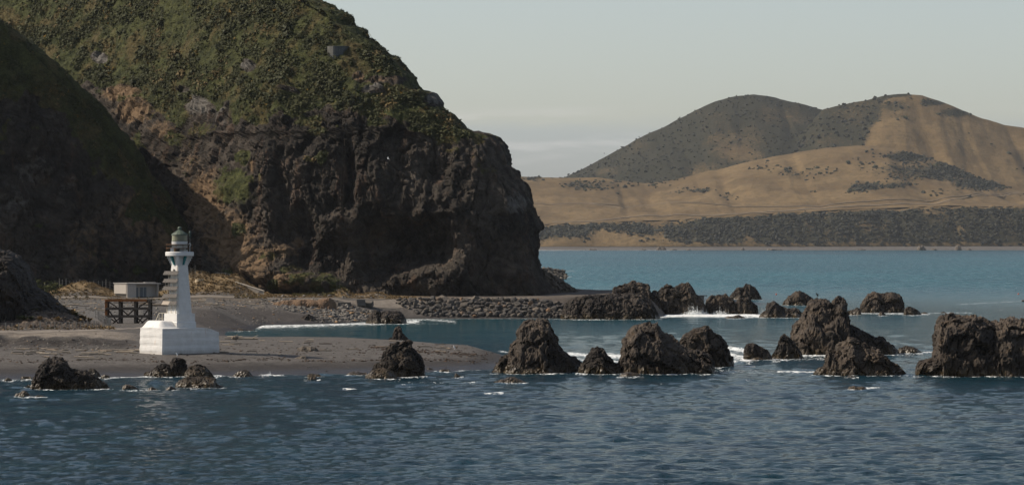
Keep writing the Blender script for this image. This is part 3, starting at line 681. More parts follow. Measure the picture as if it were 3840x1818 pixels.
def leaf_material(name):
    m = NM(name); c = m.attr('col', 'Color'); n = m.noise(m.pos(), 1.5, 4, 0.7)
    c = m.mix(m.rng(n, 0.3, 0.7), m.mix(1.0, c, (0.65, 0.65, 0.65), 'MULTIPLY'), m.mix(1.0, c, (1.3, 1.3, 1.3), 'MULTIPLY'))
    m.bs(Base_Color=c, Roughness=0.75, Specular_IOR_Level=0.2)
    return m.m
M_LEAF = leaf_material('scrub leaves')
def scatter_scrub(S, n, name, r, pmul=1.0, size=(0.32, 0.95), yellow=0.012, k=12, dark=1.0):
    V, N, m = S['V'], S['N'], S['m']['veg']*S['nfront']*(S['py'] > -60)*(S['py'] < 1100)
    p = np.clip(m-0.45, 0, 1)*(0.10+smooth01(fbm(V/7.0+3, 3)+0.5*fbm(V/19.0, 2), -0.16, 0.14)); p = p/p.sum()
    idx = r.choice(len(V), n, p=p)
    C = V[idx]; s = size[0]+(size[1]-size[0])*r.random(n)**2.2
    up = N[idx]*0.4+np.array([0, 0, 0.8]); up /= np.linalg.norm(up, axis=1)[:, None]
    g = fbm(C/8.0, 3)[:, None]; h = r.random((n, 1))
    h = np.clip(0.25*h+0.4+1.2*g, 0, 1); tint = np.array([0.027, 0.031, 0.010])*(1-h)+np.array([0.052, 0.055, 0.019])*h
    dry = (g[:, 0] > 0.22) & (r.random(n) < 0.45); tint[dry] = np.array([0.12, 0.085, 0.032])*(0.6+0.6*r.random((dry.sum(), 1)))
    g2 = fbm(C/5.0+7, 2); yl = (g2 > 0.22) & (r.random(n) < yellow*4)
    tint[yl] = np.array([0.16, 0.098, 0.012])*(0.5+0.6*r.random((yl.sum(), 1)))
    me = clump_mesh(name, C-up*s[:, None]*0.15, s, up, k, tint*dark, tri=True)
    setp(link(name, me, M_LEAF), kind='stuff')

# ------------------------------------------------------------------ far shore
M_FAR = NM('far hill grass'); _p = M_FAR.pos(); _v = M_FAR.attr('veg'); _b = M_FAR.attr('beach')
_n = M_FAR.noise(_p, 0.012, 7, 0.6); _n2 = M_FAR.noise(M_FAR.map(_p, (1, 1, 3)), 0.07, 5, 0.7); _n3 = M_FAR.noise(_p, 0.2, 4, 0.7)
_c = M_FAR.mix(M_FAR.rng(_n, 0.35, 0.65), (0.093, 0.062, 0.029), (0.146, 0.100, 0.048))
_c = M_FAR.mix(M_FAR.math('MULTIPLY', M_FAR.rng(_n2, 0.46, 0.66), 0.75), _c, (0.072, 0.054, 0.027))
_g = M_FAR.mix(_n3, (0.012, 0.0125, 0.008), (0.027, 0.025, 0.013))
_vm = M_FAR.rng(M_FAR.math('ADD', _v, M_FAR.math('MULTIPLY', M_FAR.math('SUBTRACT', _n3, 0.5), 1.7)), 0.18, 0.85)
_c = M_FAR.mix(_vm, _c, _g); _c = M_FAR.mix(_b, _c, M_FAR.mix(_n2, (0.066, 0.062, 0.058), (0.110, 0.104, 0.097)))
M_FAR.bs(Base_Color=_c, Roughness=0.95, Specular_IOR_Level=0.1, Normal=M_FAR.bump(_n3, 0.5, 3.0, M_FAR.bump(_n, 0.4, 14.0)))
FARS = {}
def far_sheet(name, x0, x1, crest, Yc, toe, Yt, mask, nx=340, ny=70, amp=9.0, wav=130.0, p=0.9, back=1.25, beach=False, gully=0.0):
    a = np.linspace(x0, x1, nx); zc = EYE-(poly(a, crest)-YH)*Yc/F; zt = EYE-(poly(a, toe)-YH)*Yt/F if not np.isscalar(toe) else np.full(nx, toe)
    t = np.concatenate([np.linspace(0, 1, ny), np.linspace(1, back, 9)[1:]])
    V = np.zeros((len(t), nx, 3))
    for j, tt in enumerate(t):
        q = min(tt, 1.0); f = q**p
        if beach: Y = Yt+(Yc-Yt)*tt
        else: Y = Yt+(Yc-Yt)*tt
        z = zt+(zc-zt)*f
        if tt > 1: z = zc-(tt-1)**1.3*(zc-zt)*1.6
        V[j, :, 1] = Y; V[j, :, 0] = (a-1920)/F*Y; V[j, :, 2] = z
    v = V.reshape(-1, 3); tt = np.repeat(t, nx)
    px = 1920+v[:, 0]/v[:, 1]*F; py = YH+(EYE-v[:, 2])*F/v[:, 1]
    env = np.clip(np.sin(np.clip(tt, 0, 1)*math.pi*0.97), 0, 1)**0.6
    q = v*np.array([1, 0.5, 0.35])
    v[:, 2] += amp*(fbm(q/wav, 5))*(0.10+0.9*env)
    if gully: v[:, 2] -= gully*np.clip(ridged(np.stack([v[:, 0]/wav/0.8, v[:, 1]*0.1/wav, 0*v[:, 0]], 1), 3)-0.6, 0, 1)*env*2
    veg = np.clip(mask(px, py, v), 0, 1)
    me = np_mesh(name, v, grid_faces(nx, len(t)), True, {'veg': veg, 'beach': np.full(len(v), 1.0 if beach else 0.0)})
    setp(link(name, me, M_FAR.m), kind='structure')
    FARS[name] = dict(V=v, px=px, py=py, veg=veg, t=tt)

def far_shore():
    n_ = lambda v, w: fbm(v/w, 4)
    # beach strip
    far_sheet('far_beach', 1700, 4300, [(1700, 922), (2600, 923), (3840, 919)], 5945, -1.0, 5830, lambda px, py, v: 0*px, 200, 10, 1.0, 60, p=1.0, back=1.6, beach=True)
    bl_top = [(1700, 838), (2027, 842), (2236, 836), (2400, 828), (2534, 827), (2690, 812), (2832, 803), (3000, 796), (3130, 789), (3428, 778), (3560, 772), (3700, 776), (4300, 765)]
    _rb = np.random.default_rng(77); xx = np.arange(1700, 4301, 22.0)
    bl_smooth = bl_top
    bl_top = [(x, float(poly(x, bl_top))+_rb.normal()*3.2) for x in xx]
    def m_bluff(px, py, v):
        left = 1-smooth01(px, 2350, 2850); n = n_(v*np.array([1, .6, 1]), 55.0)
        d = 0.98-0.60*left*smooth01(py, 850, 900)-0.28*left+1.5*n
        d = d*(1-0.9*smooth01(py, 904, 914)*(0.6+0.8*n))
        return d*smooth01(py-poly(px, bl_top), 0, 8)
    far_sheet('far_bluff', 1700, 4300, bl_top, 6030, [(1700, 925), (3840, 922), (4300, 921)], 5925, m_bluff, 420, 60, 9.0, 70, p=0.75, back=1.15, gully=9)
    fr_top = [(1700, 655), (1965, 662), (2110, 668), (2240, 664), (2330, 676), (2420, 684), (2500, 676), (2600, 655), (2760, 618), (2900, 588), (3000, 570), (3100, 557), (3200, 548), (3270, 545), (3330, 552), (3450, 582), (3600, 638), (3700, 680), (3790, 712), (3860, 722), (4300, 735)]
    def m_front(px, py, v):
        n = n_(v*np.array([1, .5, 1]), 90.0)
        d = 0.10+0.5*n
        d = np.maximum(d, blobs(px, py, [(3560, 640, 120, 35, 1), (3680, 690, 110, 30, 1.1), (3420, 585, 120, 22, 1.1), (3250, 705, 80, 22, .9), (3350, 700, 60, 14, .8), (2640, 712, 40, 8, .9), (2200, 690, 130, 18, .55), (2450, 665, 100, 12, .5), (2020, 665, 60, 15, .6), (3000, 640, 200, 30, .35), (3400, 640, 120, 50, .55)])+0.5*n)
        return d*(1-smooth01(py, 735, 760))
    far_sheet('far_front_hill', 1700, 4300, fr_top, 6650, [(x, y-1.0) for x, y in bl_smooth], 6036, m_front, 420, 90, 18.0, 190, p=1.15, gully=9)
    lf_top = [(1700, 690), (1900, 690), (2060, 680), (2123, 663), (2236, 604), (2385, 522), (2534, 455), (2609, 417), (2683, 385), (2758, 365), (2830, 357), (2907, 365), (2981, 380), (3086, 402), (3200, 440), (3350, 520), (3500, 640), (3600, 700)]
    def m_left(px, py, v):
        n = n_(v*np.array([1, .5, 1]), 110.0)
        return 1.0+0.9*n-0.95*blobs(px, py, [(2700, 520, 100, 60, .5), (2780, 570, 110, 50, .5), (2650, 630, 110, 30, .4), (2250, 640, 60, 20, .3)])
    far_sheet('far_scrub_hill', 1800, 3700, lf_top, 7350, 40.0, 6500, m_left, 340, 90, 26.0, 230, p=0.85, gully=16)
    rt_top = [(2600, 760), (2780, 660), (2900, 575), (2966, 537), (3030, 470), (3086, 410), (3130, 398), (3200, 385), (3250, 378), (3310, 362), (3399, 352), (3458, 358), (3520, 378), (3577, 400), (3652, 436), (3727, 459), (3840, 482), (4000, 505), (4300, 540)]
    def m_right(px, py, v):
        n = n_(v*np.array([1, .5, 1]), 110.0)
        e = poly(py, [(340, 3420), (380, 3330), (420, 3320), (470, 3280), (520, 3265), (600, 3240)])
        d = smooth01(e-px+60*n, -25, 25)*(0.9+0.6*n)
        return np.maximum(d, np.maximum(0.12+0.5*n, blobs(px, py, [(3590, 425, 70, 18, 1), (3500, 385, 60, 14, 1), (3350, 400, 70, 25, .75), (3380, 440, 60, 20, .5), (3300, 360, 90, 10, 1.)])))
    far_sheet('far_grass_hill', 2600, 4300, rt_top, 7050, 30.0, 6450, m_right, 320, 90, 22.0, 210, p=0.9, gully=14)

_ico = None
def ico_template(sub=1):
    bm = bmesh.new(); bmesh.ops.create_icosphere(bm, subdivisions=sub, radius=1.0)
    V = np.array([v.co[:] for v in bm.verts]); Fc = np.array([[v.index for v in f.verts] for f in bm.faces]); bm.free(); return V, Fc
def lumps_mesh(name, C, S, tint, seed=2, squash=0.75, sub=1):
    V0, F0 = ico_template(sub); r = np.random.default_rng(seed); n = len(C)
    jit = 1+0.32*r.normal(size=(n, len(V0), 1)); ang = r.random(n)*6.28
    ca, sa = np.cos(ang), np.sin(ang)
    V = V0[None]*jit*S[:, None, None]*np.stack([0.8+.5*r.random(n), 0.8+.5*r.random(n), squash*(0.7+.6*r.random(n))], 1)[:, None]
    X = V[..., 0]*ca[:, None]-V[..., 1]*sa[:, None]; Y = V[..., 0]*sa[:, None]+V[..., 1]*ca[:, None]
    V = np.stack([X, Y, V[..., 2]], -1)+C[:, None]
    Fc = (F0[None]+(np.arange(n)*len(V0))[:, None, None]).reshape(-1, 3)
    return np_mesh(name, V.reshape(-1, 3), Fc, False, {'col': np.repeat(tint, len(V0), 0)})
M_BUSH = leaf_material('dark bush')
def far_bushes():
    r = np.random.default_rng(8); Cs, Ss = [], []
    spec = {'far_bluff': (4800, 1.6, 3.8), 'far_front_hill': (2100, 1.5, 4.0), 'far_scrub_hill': (5000, 1.4, 3.2), 'far_grass_hill': (1700, 2.0, 4.6)}
    singles = []
    for k, (n, s0, s1) in spec.items():
        S = FARS[k]; p = np.clip(S['veg']-0.12, 0, 1)**1.3*(S['t'] < 1.02)*(S['px'] > 1950)*(S['px'] < 3960)
        gw = np.abs(np.gradient(S['V'][:, 2]))*0+1
        idx = r.choice(len(S['V']), n, p=p/p.sum())
        C = S['V'][idx]+np.stack([r.normal(size=n)*4, r.normal(size=n)*4, np.zeros(n)], 1)
        s = s0+(s1-s0)*r.random(n)**1.8; Cs.append(C); Ss.append(s)
        if k in ('far_front_hill', 'far_grass_hill'):       # the scattered ones that can be picked out singly
            lone = np.where((S['veg'][idx] < 0.62) & (C[:, 0]/C[:, 1]*F+1920 < 3830) & (C[:, 0]/C[:, 1]*F+1920 > 2060))[0][:(190 if k == 'far_front_hill' else 80)]
            singles += [(C[q], s[q]*1.15, k) for q in lone]
            keep = np.ones(n, bool); keep[lone] = False; Cs[-1] = C[keep]; Ss[-1] = s[keep]
    C = np.concatenate(Cs); s = np.concatenate(Ss); h = r.random((len(C), 1))
    tint = np.array([0.012, 0.013, 0.009])*(1-h)+np.array([0.026, 0.025, 0.014])*h
    setp(link('far_scrub', lumps_mesh('far_scrub', C, s, tint), M_BUSH), kind='stuff')
    ms = []
    for k in range(6):
        t = np.array([[0.018+.003*k, 0.019+.003*k, 0.011]]); ms.append(lumps_mesh('far_bush', np.array([[-.3, 0, .3], [.5, .2, .2], [0.1, -.4, .35]]), np.array([.8, .6, .6]), np.repeat(t, 3, 0), 40+k))
    for q, (c, sc, hk) in enumerate(singles):
        o = link('hill_shrub', ms[q % 6], M_BUSH); o.location = c; o.scale = (sc, sc, sc); o.rotation_euler = (0, 0, r.random()*6.28)
        qx, qy = 1920+c[0]/c[1]*F, YH+(EYE-c[2])*F/c[1]
        lab = ('bigger' if sc > 3.2 else 'small')+' dark shrub on '+('lower slope' if (qy > 680 if hk == 'far_front_hill' else qy > 480) else 'upper slope')+' of the '+('tan front hill' if hk == 'far_front_hill' else 'high tan hill')+(' near the headland' if qx < 2500 else ' below scrub hill' if qx < 3100 else ' below summit' if qx < 3500 else ' at frame edge')
        setp(o, lab, 'shrub', 'shrubs dotted over the far hills')
def sheet_at(S, px, py):
    d = (S['px']-px)**2+((S['py']-py)*1.0)**2; d = d+np.where(S.get('t', np.zeros(len(d))) > 1, 1e9, 0); k = np.argmin(d); return S['V'][k]
def far_tracks():
    m = simple('far track gravel', (0.16, 0.125, 0.085), 0.95)
    md = simple('far track bank', (0.10, 0.075, 0.045), 0.95)
    S = FARS['far_front_hill']
    def tr(name, pts, w, mat):
        q = np.array(pts, float); xs = np.arange(q[:, 0].min(), q[:, 0].max(), 6.0) if abs(q[-1, 0]-q[0, 0]) > 60 else None
        V = []
        if xs is not None: line = [(x, np.interp(x, *(q[np.argsort(q[:, 0])].T))) for x in xs]
        else: line = pts
        ctr = [Vector(sheet_at(S, x, y)) for x, y in line]
        C2 = []
        for k in range(len(ctr)):
            lo, hi = max(0, k-3), min(len(ctr), k+4); C2.append(sum(ctr[lo:hi], Vector())/(hi-lo))
        for k, c in enumerate(C2):
            V += [(c.x, c.y-w/2, c.z+0.6), (c.x, c.y+w/2, c.z+1.4)]
        Fc = [(2*k, 2*k+2, 2*k+3, 2*k+1) for k in range(len(ctr)-1)]
        setp(link(name, np_mesh(name, V, np.array(Fc)), mat), kind='structure')
    tr('far_track', [(2060, 836), (2200, 829), (2350, 815), (2500, 812), (2700, 807), (2900, 791), (3100, 779), (3300, 773), (3500, 763), (3620, 742), (3840, 728)], 9, m)
    tr('far_ditch', [(1990, 762), (2200, 767), (2400, 765), (2600, 767), (2800, 772), (3000, 768), (3300, 757), (3600, 738), (3840, 724)], 8, md)
    tr('far_side_track', [(2200, 770), (2290, 778), (2350, 790)], 6, m)
# ------------------------------------------------------------------ sea stacks and boulders
ZM = {2: (.4918, 0, 900), 3: (.4507, 640, 900), 4: (.4098, 1300, 1000), 5: (.4098, 2200, 1000), 6: (.4098, 2940, 1000), 0: (1.0, 0, 0)}
def rock_mesh(name, sil, Yb, zb, depth, seed, rough=1.0, nexp=1.9, lean=0.0, cells=1.0, maxv=13000):
    q = np.array(sil, float); W = (q[:, 0].max()-q[:, 0].min())*Yb/F
    top = q[:, 1].min(); Hh = (EYE-(top-YH)*Yb/F)-zb
    b = depth if depth else min(0.42*W, 0.9*Hh+0.25*W); Yc = Yb+0.8*b
    seg = np.hypot(np.diff(q[:, 0]), np.diff(q[:, 1])); al = np.concatenate([[0], np.cumsum(seg)])
    step = 3.7
    n = int(np.clip(al[-1]/step, 14, 170)); m = int(np.clip((2.2*Hh+1.2*b)/(step*Yb/F), 12, 90))
    while n*m > maxv: n = int(n*0.9); m = int(m*0.9)
    s = np.linspace(0, al[-1], n); px = np.interp(s, al, q[:, 0]); py = np.interp(s, al, q[:, 1])
    hx = np.clip(EYE-(py-YH)*Yc/F-zb+0.05, 0.02, None); X = (px-1920)/F*Yc
    hm = hx.max(); low = -1.2 if zb < 0.6 else -0.6
    bi = b*(0.30+0.70*np.sqrt(np.clip(hx/hm, 0, 1)))
    t = np.linspace(0, 1, n); bi *= np.clip(1-np.abs(2*t-1)**6, 0.05, 1)
    ph = np.linspace(0.02, math.pi-0.02, m)
    r1 = np.random.default_rng(seed)
    off = fbm(np.stack([X/(0.5*b+.3)+seed*7.1, 0*X, 0*X], 1), 2)*b*0.35
    P = np.zeros((m, n, 3)); cs, sn = np.cos(ph), np.sin(ph)
    for j in range(m):
        yy = -np.sign(cs[j])*np.abs(cs[j])**(2/nexp)
        zz = np.abs(sn[j])**(2/(nexp+0.2))
        P[j, :, 0] = X+lean*zz*0; P[j, :, 1] = Yc+yy*bi+off*zz; P[j, :, 2] = zb+low+(hx-low)*zz
    N = grid_normals(P)
    if N[m//3, n//2, 2] < 0: N = -N
    V = P.reshape(-1, 3); Nv = N.reshape(-1, 3); S = float(np.clip(min(W, hm*1.3), 0.6, 7.5))
    so = np.array([seed*13.7, seed*5.3, seed*9.1]); U = V+so
    U = U+0.25*S*np.stack([fbm(U/(0.5*S)+2, 2), fbm(U/(0.5*S)+6, 2), fbm(U/(0.5*S)+11, 2)], 1)*0.5
    low01 = smooth01(V[:, 2]-zb, -0.2, 0.35*hm)
    big = 0.10*S*fbm(U/(0.8*S), 3)
    fa, e = facets(U*np.array([1, 1, .7])/(0.55*S*cells)); big += 0.15*S*fa-0.05*S*np.exp(-e/0.045)
    fa, e = facets(U*np.array([1, 1, .65])/(0.24*S*cells)); big += 0.10*S*fa-0.04*S*np.exp(-e/0.05)
    fa, e = facets(U*np.array([1, 1, .8])/(0.13*S*cells)); d = 0.032*S*fa-0.024*S*np.exp(-e/0.05)
    fa, e = facets(U*np.array([1.2, 1.2, .8])/(0.06*S)); d += 0.020*S*fa-0.010*S*np.exp(-e/0.1)
    d += 0.034*S*(ridged(U*np.array([1, 1, .5])/(0.22*S), 5, .55)-0.72)
    edge = np.tile(np.clip(1-np.abs(2*t-1)**8, 0.25, 1), m)
    d -= d.mean()+0.012*S
    V = V+Nv*(d*rough*edge)[:, None]
    V[:, 1] += np.sign(Nv[:, 1])*np.abs(Nv[:, 1])**0.5*big*rough*edge        # broad broken faces in depth, the outline stays as it is
    V[:, 2] += 0.25*np.clip(Nv[:, 2], 0, 1)*big*rough*edge
    Fc = grid_faces(n, m)
    if N is not None: pass
    ends = [list(range(0, n*m, n)), list(range(n-1, n*m, n))]
    me = np_mesh(name, V, Fc, False)
    return me, Yc, b

ROCKS = [
 # zoom, name, label, silhouette, base row, options
 (2, 'sea_stack', 'black ragged rock, widest of those in the shallows left of the lighthouse', [(228,1128),(240,1090),(258,1040),(290,980),(330,935),(372,896),(430,890),(470,905),(520,940),(540,985),(620,1000),(690,1028),(760,1060),(800,1090),(848,1137)], 1140, dict(m='w', rough=1.25)),
 (2, 'boulder', 'pale topped angular boulder at the tide line behind the black ragged rock', [(640,1015),(660,1000),(690,980),(730,985),(760,1022),(775,1050)], 1052, dict(m='r')),
 (2, 'boulder', 'low black boulder beside the pale topped one at the tide line', [(765,1050),(775,1032),(800,1028),(832,1032),(836,1056)], 1057, dict(m='w')),
 (2, 'half_submerged_rock', 'brown peaked rock barely above water near the left frame edge', [(108,1192),(120,1175),(150,1164),(170,1150),(185,1144),(200,1152),(215,1165),(242,1193)], 1196, dict(m='b')),
 (2, 'half_submerged_rock', 'flat brown sliver of rock just right of the small brown peaked rock', [(262,1192),(285,1184),(310,1183),(346,1193)], 1196, dict(m='b')),
 (2, 'boulder', 'small dark boulder at the water edge left of the black ragged rock', [(30,1072),(45,1056),(62,1050),(80,1056),(97,1072)], 1074, dict(m='w')),
 (2, 'boulder', 'long squared dark boulder like a block at the tide line on the left', [(158,1064),(162,1042),(175,1038),(238,1042),(246,1064)], 1066, dict(m='w', nexp=3.5)),
 (2, 'boulder', 'small dark knob touching the left foot of the black ragged rock', [(198,1118),(210,1105),(225,1104),(238,1120)], 1122, dict(m='w')),
 (2, 'sea_stack', 'low glistening rock sloping up to the left of the tallest rock below the lighthouse', [(1090,1046),(1100,1015),(1115,1005),(1150,1000),(1200,958),(1250,938),(1290,948),(1312,990),(1330,1030)], 1046, dict(m='w', rough=1.1)),
 (2, 'sea_stack', 'tall rounded black rock on the tide line directly below the lighthouse', [(1285,1030),(1292,960),(1312,908),(1352,892),(1410,912),(1427,960),(1424,1010),(1410,1040)], 1044, dict(m='w', rough=1.1)),
 (2, 'sea_stack', 'streaked grey brown rock right of the tall rounded black one below the lighthouse', [(1398,1050),(1412,1010),(1440,968),(1500,944),(1560,955),(1600,1003),(1640,1047)], 1050, dict(m='r')),
 (2, 'sea_stack', 'dark brown block standing in water before the rocks below the lighthouse', [(1333,1118),(1345,1090),(1372,1066),(1430,1042),(1500,1045),(1580,1040),(1640,1056),(1655,1098),(1712,1115)], 1126, dict(m='b', nexp=2.3)),
 (2, 'half_submerged_rock', 'brown knobbly rock awash between the black ragged rock and the lighthouse rocks, largest of three', [(930,1144),(935,1115),(960,1100),(985,1100),(1010,1110),(1040,1122),(1066,1142)], 1146, dict(m='b')),
 (2, 'half_submerged_rock', 'small brown hump awash in the middle of the three brown rocks', [(1124,1142),(1140,1126),(1160,1120),(1180,1130),(1202,1142)], 1145, dict(m='b')),
 (2, 'half_submerged_rock', 'brown hump touching the left foot of the dark block below the lighthouse', [(1264,1140),(1280,1122),(1300,1114),(1325,1122),(1350,1140)], 1144, dict(m='b')),
 (2, 'boulder', 'rounded grey boulder on the wet sand right of the lighthouse', [(1708,1002),(1718,966),(1750,957),(1780,980),(1795,1008)], 1012, dict(m='r')),
 (2, 'tidal_reef', 'low ragged wet rocks in the surf right of the rounded grey boulder', [(1760,1042),(1790,1022),(1820,1000),(1870,988),(1900,1000),(1915,1018),(1932,1040)], 1044, dict(m='w')),
 (3, 'beach_rock', 'sandy crumbling outcrop in the middle of the grey beach', [(1045,922),(1070,900),(1095,884),(1130,882),(1160,884),(1200,892),(1230,915)], 926, dict(m='p', beach=1)),
 (3, 'beach_rock', 'flat sandy stone right of the crumbling outcrop on the beach', [(1238,917),(1265,908),(1290,906),(1312,917)], 920, dict(m='p', beach=1)),
 (3, 'beach_rock', 'smooth tan boulder at the end of the lighthouse shadow', [(1026,986),(1060,972),(1100,961),(1125,968),(1142,986)], 989, dict(m='p', beach=1, rough=.6)),
 (3, 'half_submerged_rock', 'small brown rock alone in the shallows off the spit', [(1128,1166),(1145,1142),(1175,1130),(1205,1138),(1226,1166)], 1170, dict(m='b')),
 (3, 'tidal_reef', 'flat dark ledge in the surf behind the small lone brown rock', [(1130,1134),(1150,1112),(1200,1114),(1240,1118),(1256,1132)], 1136, dict(m='w')),
 (3, 'tidal_reef', 'low black reef at the near end of the cove surf beside the lighthouse', [(370,752),(420,745),(470,735),(500,725),(540,732),(575,730),(620,736),(650,745),(700,750)], 757, dict(m='w')),
 (3, 'boulder', 'dark pyramid rock on the sand behind the cove surf', [(1038,692),(1060,668),(1085,645),(1130,622),(1150,616),(1190,640),(1225,668),(1246,694)], 698, dict(m='w')),
 (3, 'boulder', 'small upright dark rock right of the pyramid rock in the cove', [(1246,692),(1255,670),(1268,664),(1282,674),(1294,694)], 696, dict(m='w')),
 (4, 'sea_stack', 'black flat topped rock at the cove shore below the road', [(170,515),(190,480),(215,440),(235,405),(262,398),(300,402),(312,418),(345,405),(400,408),(480,410),(520,440),(543,485),(551,515)], 522, dict(m='w', nexp=2.4)),
 (4, 'rock_pinnacle', 'slim dark pinnacle on the crest of the spit', [(352,682),(385,662),(418,640),(432,590),(448,548),(478,540),(500,558),(512,610),(545,640),(562,650),(568,682)], 685, dict(m='r', Y=505.0, rough=1.0)),
 (4, 'beach_rock', 'small dark rock left of the pinnacle on the spit crest', [(248,686),(262,662),(282,656),(300,668),(312,686)], 687, dict(m='w', Y=505.0)),
 (4, 'beach_rock', 'tiny dark stone between the pinnacle and its small neighbour', [(308,686),(318,672),(332,672),(342,686)], 687, dict(m='w', Y=503.0)),
 (4, 'sea_stack', 'conical craggy grey stack at the seaward edge of the spit', [(200,990),(262,900),(318,850),(345,768),(400,708),(470,688),(540,686),(598,700),(612,742),(652,790),(688,840),(712,912),(716,995)], 1012, dict(m='r', rough=1.1)),
 (4, 'tidal_reef', 'brown weedy lobe at the front foot of the conical craggy stack', [(168,1004),(205,975),(240,950),(290,932),(340,926),(420,958),(468,1022)], 1026, dict(m='b', depth=2.2)),
 (4, 'tidal_reef', 'low wet reef trailing left from the conical craggy stack', [(0,984),(30,966),(62,958),(120,956),(185,964),(215,990)], 990, dict(m='w', depth=1.8)),
 (4, 'boulder', 'pale low boulder at the tide line just right of the conical stack', [(708,952),(725,932),(752,922),(785,932),(803,952)], 956, dict(m='r')),
 (4, 'tidal_reef', 'flat reef in the surf right of the pale low boulder', [(838,962),(855,945),(880,938),(935,938),(952,962)], 965, dict(m='r')),
 (4, 'half_submerged_rock', 'tiny brown rock in the water between the conical stack and the tallest middle stack', [(983,1004),(992,978),(1005,974),(1025,988),(1048,1008)], 1012, dict(m='b')),
 (4, 'sea_stack', 'tallest middle sea stack with pale domed top at the end of the spit', [(1325,965),(1360,905),(1400,842),(1440,828),(1478,830),(1492,760),(1502,720),(1550,680),(1562,625),(1582,560),(1600,530),(1640,502),(1720,505),(1790,484),(1850,505),(1872,560),(1890,600),(1922,640),(1932,710),(1980,770),(2050,820),(2120,850),(2155,885),(2160,965)], 978, dict(m='r', rough=1.0, depth=6.5)),
 (4, 'tidal_reef', 'low brown reef on the sand left of the tallest middle stack', [(1148,898),(1185,885),(1220,878),(1268,860),(1300,872),(1322,890),(1370,868),(1400,900)], 914, dict(m='b', depth=2.0)),
 (4, 'boulder', 'long wet boulders at the front foot of the tallest middle stack', [(1470,965),(1500,930),(1560,905),(1640,925),(1700,915),(1790,935),(1850,925),(1900,960)], 984, dict(m='w', depth=1.6)),
 (4, 'half_submerged_rock', 'oval weed covered rock awash in front of the tallest middle stack', [(1350,1052),(1390,1038),(1440,1028),(1480,1012),(1520,1008),(1560,1020),(1600,1038),(1640,1054)], 1062, dict(m='b')),
 (5, 'sea_stack', 'small leaning rock between the two biggest middle stacks', [(-90,968),(-40,880),(20,790),(45,748),(100,733),(150,750),(170,790),(205,820),(255,880),(310,892),(322,965)], 985, dict(m='w', depth=3.2)),
 (5, 'sea_stack', 'broad square shouldered grey stack with ribbed left face in the middle', [(285,1000),(312,900),(318,770),(345,640),(378,620),(388,580),(430,535),(500,528),(560,534),(600,540),(640,526),(670,568),(740,620),(800,650),(840,690),(900,730),(960,770),(1040,778),(1120,810),(1168,880),(1172,965)], 985, dict(m='r', nexp=2.3, depth=6.5)),
 (5, 'sea_stack', 'rounded dark stack tucked behind the broad square shouldered stack', [(855,800),(858,670),(890,640),(930,600),(1000,570),(1040,565),(1080,544),(1140,570),(1190,620),(1240,662),(1290,720),(1302,780),(1335,815),(1346,910)], 916, dict(m='r', nexp=2.3)),
 (5, 'tidal_reef', 'brown low ledge at the left front foot of the broad square shouldered stack', [(292,1004),(330,975),(380,962),(440,970),(500,990)], 1008, dict(m='b', depth=1.6)),
 (5, 'sea_stack', 'low black rounded rock left of the twin topped stack, white water beside it', [(1432,842),(1438,770),(1462,708),(1520,698),(1580,720),(1620,742),(1662,770),(1700,830)], 852, dict(m='w')),
 (5, 'tidal_reef', 'yellow brown weedy ledge at the foot of the low black rounded rock', [(1500,852),(1530,832),(1570,830),(1640,850)], 856, dict(m='b', depth=1.0)),
 (5, 'sea_stack', 'dark pointed rock leaning against the left side of the twin topped stack', [(1680,835),(1720,770),(1752,715),(1778,622),(1802,610),(1860,650),(1905,700),(1965,790),(1990,835)], 844, dict(m='w')),
 (6, 'sea_stack', 'big twin topped stack with a notch between its two heads on the right', [(40,800),(62,640),(80,560),(130,478),(170,420),(220,340),(250,304),(330,294),(410,298),(432,332),(442,300),(480,274),(540,274),(566,300),(552,370),(580,430),(588,520),(600,640),(660,720),(700,800)], 806, dict(m='r', depth=6.5, rough=0.95)),
 (6, 'sea_stack', 'long dark shoulder sloping right from the twin topped stack', [(520,800),(535,540),(590,530),(640,540),(700,575),(780,620),(830,655),(860,640),(905,655),(960,690),(1010,720),(1040,755),(1064,798)], 804, dict(m='w', depth=4.0)),
 (6, 'boulder', 'low jagged rock off the right tip of the long dark shoulder', [(1032,782),(1050,748),(1080,738),(1122,722),(1150,732),(1180,734),(1220,752),(1262,784)], 792, dict(m='w')),
 (6, 'sea_stack', 'brown wedge shaped rock in front of the twin topped stack', [(262,978),(300,928),(380,900),(388,800),(392,758),(430,744),(468,770),(478,740),(492,710),(540,670),(590,638),(650,660),(720,700),(780,732),(850,760),(900,810),(960,850),(1020,890),(1080,930),(1138,988)], 996, dict(m='r', depth=5.0)),
 (6, 'sea_stack', 'tall flat topped stack with vertical ribs near the right frame edge', [(1195,1000),(1215,920),(1232,878),(1282,850),(1388,822),(1408,740),(1398,600),(1410,490),(1450,448),(1530,436),(1620,450),(1720,455),(1850,460),(1912,490),(1900,600),(1860,760),(1800,1000)], 1002, dict(m='r', nexp=2.6, depth=6.0)),
 (6, 'sea_stack', 'massive grey slab sided stack cut by the right frame edge', [(1640,1000),(1690,860),(1750,740),(1850,600),(1905,500),(1985,488),(2000,468),(2100,470),(2170,476),(2230,530),(2330,620),(2460,840),(2520,1000)], 1000, dict(m='r', nexp=2.2, depth=7.0, dY=-1.0)),
 (6, 'half_submerged_rock', 'small weedy rock alone in open water in front of the wedge shaped rock', [(578,1122),(600,1096),(640,1090),(660,1100),(690,1100),(735,1098),(757,1120)], 1126, dict(m='b')),
 (6, 'half_submerged_rock', 'thin brown rock awash at the front foot of the wedge shaped rock', [(575,1008),(610,996),(650,1000),(670,1008)], 1012, dict(m='b')),
